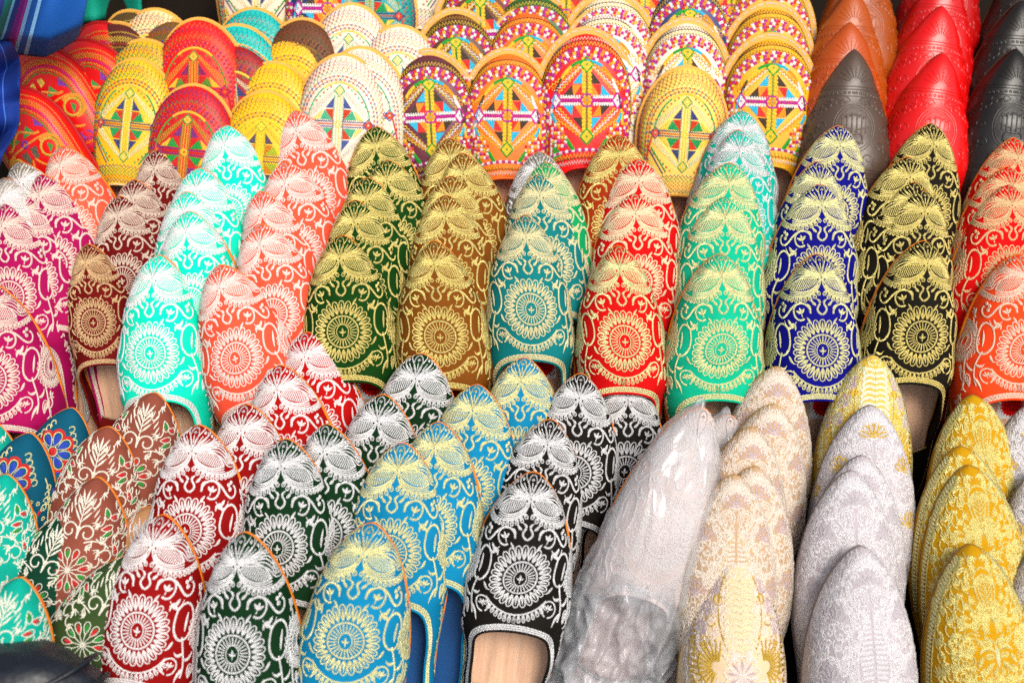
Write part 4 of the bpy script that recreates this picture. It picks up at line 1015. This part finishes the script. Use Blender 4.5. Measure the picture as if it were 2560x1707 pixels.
for i, (x, y, a, l) in enumerate(((197, 62, -28, 'red leather round slipper with orange braid, back of four red ones'), (152, 104, -30, 'red leather round slipper with orange braid, third from the front'), (52, 120, -32, 'red leather round slipper with orange braid, second from the front'), (-6, 212, -34, 'red leather round slipper with orange braid, front of the four'))):
    one('round_slipper', l, 'red braided slippers at the left', 'H', LR, H_, x, y, a, roll=-20, sole=leather('#9c2a12', .6), lift=.012+.006*i, s=.94)
one('round_slipper', 'small cream round slipper tip under the pink cloth', RG, 'F2', leather('#e3cfa6', .6), f2('#c05a3a'), 358, 24, 6, roll=-5, lift=.004)
one('round_slipper', 'brown round slipper tip just left of the orange slipper', RG, 'F2', leather('#6a4a24', .6), f2('#7a5a2a', '#a8863a', '#3a6a3a'), 396, 50, 4, roll=-5, lift=.006)
one('round_slipper', 'gold speckled round slipper behind the green and gold one', RG, 'F2', leather('#cda848', .5), f2('#2f8a4a', pale='#f2e2ac'), 332, 94, 4, roll=-6, lift=.008)
one('round_slipper', 'gold and green round slipper with open hem and bare insole', RG, 'F2', leather('#dcb654', .5), f2('#2f9a55', pale='#f6e8b0'), 314, 138, 6, roll=-6, front=True, s=.98, pipe=leather('#e0c89a', .6), lift=.016)
one('round_slipper', 'turquoise round slipper with yellow stitching, rear of the pair', RG, 'F2', leather('#0fa9a4', .5), f2('#0a8a86', pale='#7fd6cc', blu='#0b7f7c', red='#d05a3a'), 580, 22, 2, roll=-5, lift=.002)
one('round_slipper', 'turquoise round slipper partly behind the orange slipper', RG, 'F2', leather('#10b0aa', .5), f2('#0a908c', pale='#7fd6cc', blu='#0b7f7c', red='#d05a3a'), 536, 60, -4, roll=-6, lift=.007)
one('round_slipper', 'dark red round slipper edge between orange and yellow slippers', RG, 'F2', leather('#8c2412', .5), f2('#6a1a10'), 530, 106, -6, roll=-6, lift=.009)
one('round_slipper', 'bright orange round slipper with cross embroidery above the crimson one', RG, 'F2', leather('#e2430c', .5), f2('#f0701c', '#eeb528', '#5a8a2a', '#8a1a5a', '#c81c1c', '#f0952a', '#f2d890'), 452, 46, 0, roll=-6, s=1.08, lift=.012)
one('round_slipper', 'crimson round slipper with green and yellow cross', RG, 'F2', leather('#b3101c', .5), f2('#8e2a7a', '#e3b52e', '#1a9a3a', '#7a2a7a', '#d01a1a', '#c89a2a', '#d8c07a'), 446, 198, 6, roll=-6, s=.98, lift=.020)
one('round_slipper', 'dark brown round slipper tip behind the yellow stack', RG, 'F2', leather('#5a3414', .6), f2('#7a4a1a', '#8a6a2a', '#4a5a2a', '#3a2a2a', '#8a3a1a', '#7a5a2a'), 694, 46, 2, roll=-3)
YF = f2('#e0a512', '#f0cc2a', '#a9b52a', '#5a4a5a', '#d0801a', '#f0c630', '#f0d870')
for i, (x, y, l) in enumerate(((674, 84, 'back'), (628, 146, 'middle'), (609, 213, 'front'))):
    one('round_slipper', 'bright yellow round slipper, %s of the three yellow ones' % l, 'yellow round slippers', 'F2', leather('#efb908', .5), YF, x, y, 3, roll=-4, s=.98, lift=.004+.006*i)
WF = f2('#d9906a', '#eed57a', '#4fb58a', '#4a5a9a', '#cf4426', '#f2e4d4', '#efd66a'); CREAM = leather('#ecd8c6', .55, .1)
one('round_slipper', 'white patterned round slipper far behind the white stack', RG, 'F2', CREAM, WF, 912, 62, -2, roll=-2)
for i, (x, y, l) in enumerate(((808, 12, 'back'), (824, 112, 'middle'), (788, 128, 'front'))):
    one('round_slipper', 'white round slipper with thin cross embroidery, %s of three' % l, 'white embroidered round slippers', 'F2', CREAM, WF, x, y, 3 if i != 1 else -2, roll=-3, s=1.02, lift=.003+.007*i)
one('round_slipper', 'dark brown multicoloured round slipper above the turquoise tip', RG, 'F1', leather('#4a2a18', .5), f1(0, '#c08a2a'), 1044, 32, -3, s=.98)
one('round_slipper', 'turquoise round slipper tip between two multicoloured ones', RG, 'F2', leather('#12b8ae', .5), f2('#0a948e', pale='#8fdcd0', blu='#0b7f7c', red='#d05a3a'), 1022, 102, -2, s=.9)
one('round_slipper', 'purple and brown multicoloured round slipper beside the white one', RG, 'F1', leather('#5a2434', .5), f1(0, '#5a3a1a'), 982, 127, -3, s=.98)
one('round_slipper', 'green multicoloured round slipper at the top behind the orange pair', RG, 'F1', leather('#2f5a2a', .5), f1(0, '#2a7a3a'), 1222, -12, -1, s=.98)
one('round_slipper', 'orange multicoloured round slipper, rear of the orange pair', RG, 'F1', leather('#d9731a', .5), f1(0, '#c05a1a'), 1212, 28, -1, s=.98)
one('round_slipper', 'orange multicoloured round slipper, front of the orange pair', RG, 'F1', leather('#e07c18', .5), f1(0, '#d8661a'), 1168, 124, 1, s=.98, front=True, pipe=leather('#e8780c', .5))
one('round_slipper', 'plain white edged round slipper at the top behind the white laced one', RG, 'F1', leather('#e8dccf', .5), f1(0, '#d9c24a'), 1398, -8, -2)
one('round_slipper', 'white ground multicoloured round slipper behind the vivid red one', RG, 'F1', leather('#eadccb', .5), f1(0, '#7a3a6a'), 1386, 30, -3)
one('round_slipper', 'vivid red multicoloured round slipper with open hem', RG, 'F1', leather('#dd2f0c', .5), f1(0, '#f0d2b8'), 1347, 78, 0, s=1.05, front=True, pipe=leather('#e8360c', .5))
one('round_slipper', 'navy multicoloured round slipper at the top right of centre', RG, 'F1', leather('#2a3560', .5), f1(0, '#3a4a8a'), 1582, -34, -1)
one('round_slipper', 'white ground multicoloured round slipper behind the pale gold one', RG, 'F1', leather('#e8dac6', .5), f1(0, '#6a5a4a'), 1579, 54, 1)
one('round_slipper', 'pale gold round slipper with orange and blue zigzag border', RG, 'F2', leather('#e2c27a', .5), f2('#c8742a', pale='#f4e4b4'), 1582, 157, 4, front=True, pipe=leather('#b8862a', .5))
for i, (x, y, l, fr) in enumerate(((1772, -52, 'back', False), (1773, 17, 'middle', False), (1776, 90, 'front', True))):
    one('round_slipper', 'yellow multicoloured round slipper, %s of the three right of centre' % l, 'yellow multicoloured slippers', 'F1', leather('#e6a90f', .5), f1(0, '#6a4a14'), x, y, 2, front=fr, pipe=leather('#eeb010', .5))
for lab, de, bc, th, x, y, a in (('red multicoloured slipper cut by the top edge right of the green one', 'F1', '#a03018', f1(0, '#d8b24a'), 1300, -105, 0), ('cream slipper cut by the top edge between white and navy ones', 'F1', '#e0cfb4', f1(0, '#b08a3a'), 1480, -110, 0),
        ('olive multicoloured slipper cut by the top edge beside the yellow stack', 'F1', '#6a6a2a', f1(0, '#3a6a3a'), 1680, -115, 1), ('teal patterned slipper cut by the top edge above the white stack', 'F2', '#1a8a8a', f2('#0a6a6a'), 850, -110, 0)): one('round_slipper', lab, RG, de, leather(bc, .6, .1), th, x, y, a)
# embossed leather slippers
def emb(lab, hexc, x, y, a, rough=.36, **kw):
    m = leather(hexc, rough, .12); slipper('leather_slipper', lab, 'embossed leather slippers', 'G', m, [m], x, y, a, sole=leather('#4a2c16', .6), **kw)
OG = '#a05020'
emb('dark tan leather slipper cut by the top edge above the grey one', '#8a4a18', 1990, -110, 4, zs=.85); emb('deep red leather slipper cut by the top edge', '#9a0a0a', 2190, -165, 7, .3, zs=.85); emb('black leather slipper cut by the top right corner', '#1a1510', 2375, -100, 6, .33, zs=.85)
emb('tan leather slipper behind the grey one, back of its stack', '#98501e', 1960, -24, 3, zs=.85); emb('orange brown leather slipper directly behind the grey one', OG, 1953, 51, 3, zs=.85); emb('dark grey embossed leather slipper', '#4a3d35', 1963, 113, 4)
emb('red embossed leather slipper, back of the three red ones', '#b00a0a', 2176, -70, 7, .3, zs=.85); emb('red embossed leather slipper, middle of the three red ones', '#bd0a0a', 2164, 14, 8, .3, zs=.85); emb('red embossed leather slipper, front of the three red ones', '#c40c0a', 2166, 122, 9, .3)
emb('black embossed leather slipper, rear one at top right', '#17130f', 2350, 0, 6, .33, zs=.85); emb('black embossed leather slipper, front one at top right', '#14110e', 2334, 112, 7, .33)

# ------------------------------------------------------------------ plastic wrapping, cloths, bag
def at(px, py, depth):
    return CAM+pix_ray(px, py)*depth
def plastic_mat():
    m, t, b = new_mat('clear_plastic'); t.nodes.remove(b)
    out = t.nodes['Material Output']
    tr = nd(t, 'ShaderNodeBsdfTransparent'); tr.inputs[0].default_value = (.95, .96, .97, 1)
    gl = nd(t, 'ShaderNodeBsdfGlossy', Roughness=.12); gl.inputs[0].default_value = (.6, .63, .66, 1); df = nd(t, 'ShaderNodeBsdfDiffuse'); df.inputs[0].default_value = (.8, .82, .85, 1)
    lw = nd(t, 'ShaderNodeLayerWeight', Blend=.32); tc = nd(t, 'ShaderNodeTexCoord')
    n1 = nd(t, 'ShaderNodeTexNoise', Scale=15.0, Detail=1.5, Distortion=.6); mp = nd(t, 'ShaderNodeMapping'); mp.inputs['Scale'].default_value = (1.5, .3, 1.2); t.links.new(tc.outputs['Object'], mp.inputs['Vector']); t.links.new(mp.outputs[0], n1.inputs['Vector'])
    vo = nd(t, 'ShaderNodeTexVoronoi', Scale=34.0); vo.feature = 'F2'
    wn = nd(t, 'ShaderNodeMix', data_type='VECTOR'); wn.inputs[0].default_value = .06; t.links.new(mp.outputs[0], wn.inputs[4]); t.links.new(n1.outputs['Color'], wn.inputs[5]); t.links.new(wn.outputs[1], vo.inputs['Vector'])
    sm = nd(t, 'ShaderNodeMath', operation='MULTIPLY_ADD'); sm.inputs[1].default_value = .6; t.links.new(vo.outputs['Distance'], sm.inputs[0]); t.links.new(n1.outputs['Fac'], sm.inputs[2])
    bp = nd(t, 'ShaderNodeBump', Strength=.8, Distance=.009); t.links.new(sm.outputs[0], bp.inputs['Height'])
    for x in (gl, df, lw): t.links.new(bp.outputs[0], x.inputs['Normal'])
    m1 = nd(t, 'ShaderNodeMixShader'); m1.inputs[0].default_value = .2; t.links.new(tr.outputs[0], m1.inputs[1]); t.links.new(df.outputs[0], m1.inputs[2])
    mr = nd(t, 'ShaderNodeMapRange'); mr.inputs[3].default_value = .025; mr.inputs[4].default_value = .5; t.links.new(lw.outputs['Facing'], mr.inputs[0])
    m2 = nd(t, 'ShaderNodeMixShader'); t.links.new(mr.outputs[0], m2.inputs[0]); t.links.new(m1.outputs[0], m2.inputs[1]); t.links.new(gl.outputs[0], m2.inputs[2])
    t.links.new(m2.outputs[0], out.inputs[0]); return m
PL = plastic_mat()
def plastic(root, label, seed):
    def fn(u, v):
        t = -.75+29*v; an = 2*PI*u
        tc_ = min(max(t, .05), 23)
        wv_ = float(POINT.w(tc_)); hv = float(POINT.h(tc_))
        cr = max(0, min(1, (t-11)/4))
        q = Vector((math.cos(an)*1.3, math.sin(an)*1.3, t*.22+seed))
        nz = noise.noise(q*1.1)*.45+noise.noise(q*2.7)*.25 + cr*((1-abs(noise.noise(q*1.8+Vector((5, 0, 0))))*4)*.55+(1-abs(noise.noise(q*4.5))*4)*.35+noise.noise(q*9)*.2)
        pinch = 1.0 if t > .6 else max(.02, (1-((.6-t)/1.36)**2))**.5 if t > -.74 else .02
        rx = (wv_+.35+.9*cr+nz*.6)*pinch; rz = (hv/2+.5+nz*.5)*pinch
        c, s_ = math.cos(an), math.sin(an)
        x = rx*math.copysign(abs(c)**.8, c); z = hv/2-.2+rz*math.copysign(abs(s_)**.85, s_)-(.9*cr if s_ > 0 else 0)
        return (x*.01, (POINT.L-t)*.01, z*.01)
    nu, nv = 97, 120
    V = [fn(i/(nu-1), j/(nv-1)) for j in range(nv) for i in range(nu)]
    F = [(j*nu+i, j*nu+i+1, (j+1)*nu+i+1, (j+1)*nu+i) for j in range(nv-1) for i in range(nu-1)]
    # loose tail of the bag folded up over the opening
    n0 = len(V); mu, mv = 60, 60
    for j in range(mv):
        for i in range(mu):
            u, v = i/(mu-1)*2-1, j/(mv-1)
            t = 12.6+13*v+.7*noise.noise(Vector((u*3, 2, seed)))
            q = Vector((u*2.6, t*.33, seed+4))
            rg = (1-abs(noise.noise(q))*3)*.9+(1-abs(noise.noise(q*2.3))*3)*.55+noise.noise(q*5)*.25
            x = u*(4.6+1.6*v)+.5*noise.noise(q*1.5); z = 4.9*(1-.75*u*u)*(1-.35*v)+.5+rg*.8*min(1, v*5+.15)
            V.append((x*.01, (POINT.L-t)*.01, z*.01))
    F += [(n0+j*mu+i, n0+j*mu+i+1, n0+(j+1)*mu+i+1, n0+(j+1)*mu+i) for j in range(mv-1) for i in range(mu-1)]
    me = mesh_from('plastic_bag', V, F)
    o = put('plastic_bag', me, [PL]); o.matrix_world = root.matrix_world.copy()
    o['label'] = label; o['category'] = 'plastic bag'; o['group'] = 'plastic bags'
bpy.context.view_layer.update()
wr = [r for r in ALL if 'plastic' in r['label']]
plastic(wr[1], 'clear crumpled plastic bag around the front pinkish white slipper', 3.1)
plastic(wr[0], 'clear plastic bag around the rear pinkish slipper tip', 9.4)

def cloth_mat(hexbase, stripes=None):
    m, t, b = new_mat('woven_cloth'); uv = nd(t, 'ShaderNodeUVMap'); sp = nd(t, 'ShaderNodeSeparateXYZ'); t.links.new(uv.outputs[0], sp.inputs[0])
    cr = nd(t, 'ShaderNodeValToRGB'); cr.color_ramp.interpolation = 'CONSTANT'
    st = stripes or [(0, hexbase)]
    el_ = cr.color_ramp.elements
    el_[0].position = 0; el_[0].color = lin(st[0][1])
    el_[1].position = st[1][0] if len(st) > 1 else 1.0; el_[1].color = lin(st[1][1] if len(st) > 1 else hexbase)
    for p_, h_ in st[2:]:
        e = el_.new(p_); e.color = lin(h_)
    t.links.new(sp.outputs[0], cr.inputs[0]); t.links.new(cr.outputs[0], b.inputs['Base Color'])
    wv = nd(t, 'ShaderNodeTexNoise', Scale=700.0, Detail=2.0); tc = nd(t, 'ShaderNodeTexCoord'); t.links.new(tc.outputs['Object'], wv.inputs['Vector'])
    bump(t, b, wv.outputs['Fac'], .4, .0008); b.inputs['Roughness'].default_value = .8; b.inputs['Specular IOR Level'].default_value = .25
    return m
def cloth(name, label, cat, fn, nu, nv, mat, thick=.002):
    o = put(name, grid_mesh(name, fn, nu, nv), [mat]); o['label'] = label; o['category'] = cat
    md = o.modifiers.new('thickness', 'SOLIDIFY'); md.thickness = thick; return o
ST = [(0, '#12205a'), (.12, '#3a1a6a'), (.16, '#1a2a7a'), (.24, '#59a0d8'), (.27, '#7a1048'), (.33, '#9a1450'), (.37, '#1a2a6a'), (.40, '#0f5a5a'), (.46, '#5aa0c8'), (.48, '#12307a'), (.52, '#6a1a7a'), (.56, '#8a2a8a'), (.585, '#7ab0e0'), (.61, '#1a56a8'), (.66, '#8ac0ea'), (.685, '#12509c')]
def drape(u, v):
    px = -120+350*u - 70*v**2.5*u
    bot = 122-8*math.sin(u*5)-40*max(0, u-.8)/.2
    py = -160+(bot+160)*v
    dep = 1.27+.02*math.sin(u*9+v*2)+.05*u*u-.035*math.sin(v*PI)*1.0+.05*max(0, v-.85)/.15
    p = at(px+18*math.sin(v*3+u*4), py, dep); return tuple(p)
cloth('striped_cloth', 'blue cloth with purple and white stripes hanging at the top left', 'cloth', drape, 70, 50, cloth_mat('#12509c', ST))
def drape2(u, v):
    px = -130+(185-70*abs(v-.35)**1.2*1.6)*u; py = 95+330*v
    dep = 1.25+.03*math.sin(u*7+v*9)*math.sin(v*7)+.05*u+.012*math.sin(v*23+u*5)
    return tuple(at(px+8*math.sin(v*13), py, dep))
cloth('blue_cloth', 'crumpled dark blue cloth hanging at the left edge', 'cloth', drape2, 50, 70, cloth_mat('#0d2f8a', [(0, '#0d2f8a'), (.62, '#4a8ad0'), (.65, '#0d2f8a'), (.78, '#3a6ac0'), (.80, '#10307f')]))
def backcloth(x0, x1, yb, dep, sd_):
    def fn(u, v):
        px = x0+(x1-x0)*u; py = -230+(yb+230)*v
        return tuple(at(px+5*math.sin(v*5+sd_), py+6*math.sin(u*6+sd_), dep+.02*math.sin(u*10+sd_)+.01*math.sin(v*8)))
    return fn
cloth('teal_cloth', 'teal cloth behind the blue striped cloth at the top', 'cloth', backcloth(150, 330, 48, 1.56, 1), 30, 20, cloth_mat('#0c9a80'))
cloth('red_cloth', 'red cloth at the top behind the round slippers', 'cloth', backcloth(300, 432, 40, 1.60, 2), 30, 20, cloth_mat('#b81c14'))
cloth('pink_cloth', 'pink cloth at the top beside the red cloth', 'cloth', backcloth(425, 505, 46, 1.61, 3), 30, 20, cloth_mat('#d85a5a'))
# dark leather bag at the bottom left
br = bpy.data.objects.new('leather_bag', None); C.objects.link(br)
bc = at(-5, 1662, 1.10); br.location = bc
br['label'] = 'dark navy leather bag in the bottom left corner'; br['category'] = 'bag'
NAVY = leather('#0d131c', .45, .5, 180.0)
def bagfn(u, v):
    an = 2*PI*u; ph = PI*(v-.5)
    cx_, sx_ = math.cos(an), math.sin(an); cp, sp_ = math.cos(ph), math.sin(ph)
    f = lambda x, e: math.copysign(abs(x)**e, x)
    x = .094*f(cp, .8)*f(cx_, .85); y = .07*f(sp_, .8); z = .05*f(cp, .8)*f(sx_, .85)
    k = 1+.05*noise.noise(Vector((x*22, y*60, z*22)))+.025*noise.noise(Vector((x*80, y*120, z*80)))
    return tuple((R_*x+U_*y+B_*z)*k)
put('bag_body', grid_mesh('bag_body', bagfn, 64, 40), [NAVY], br)
def ringpts(off, sc_):
    return [np.array((R_*(.094*sc_*math.copysign(abs(math.cos(a))**.85, math.cos(a)))+U_*(off+.012*math.cos(a*2))+B_*(.05*sc_*math.copysign(abs(math.sin(a))**.85, math.sin(a)))))*100 for a in np.linspace(0, 2*PI, 60)]
for off, scl in ((.045, .86), (.028, .96)):
    put('seam_piping', tube_mesh(ringpts(off, scl), .22, 'seam_piping'), [NAVY], br)
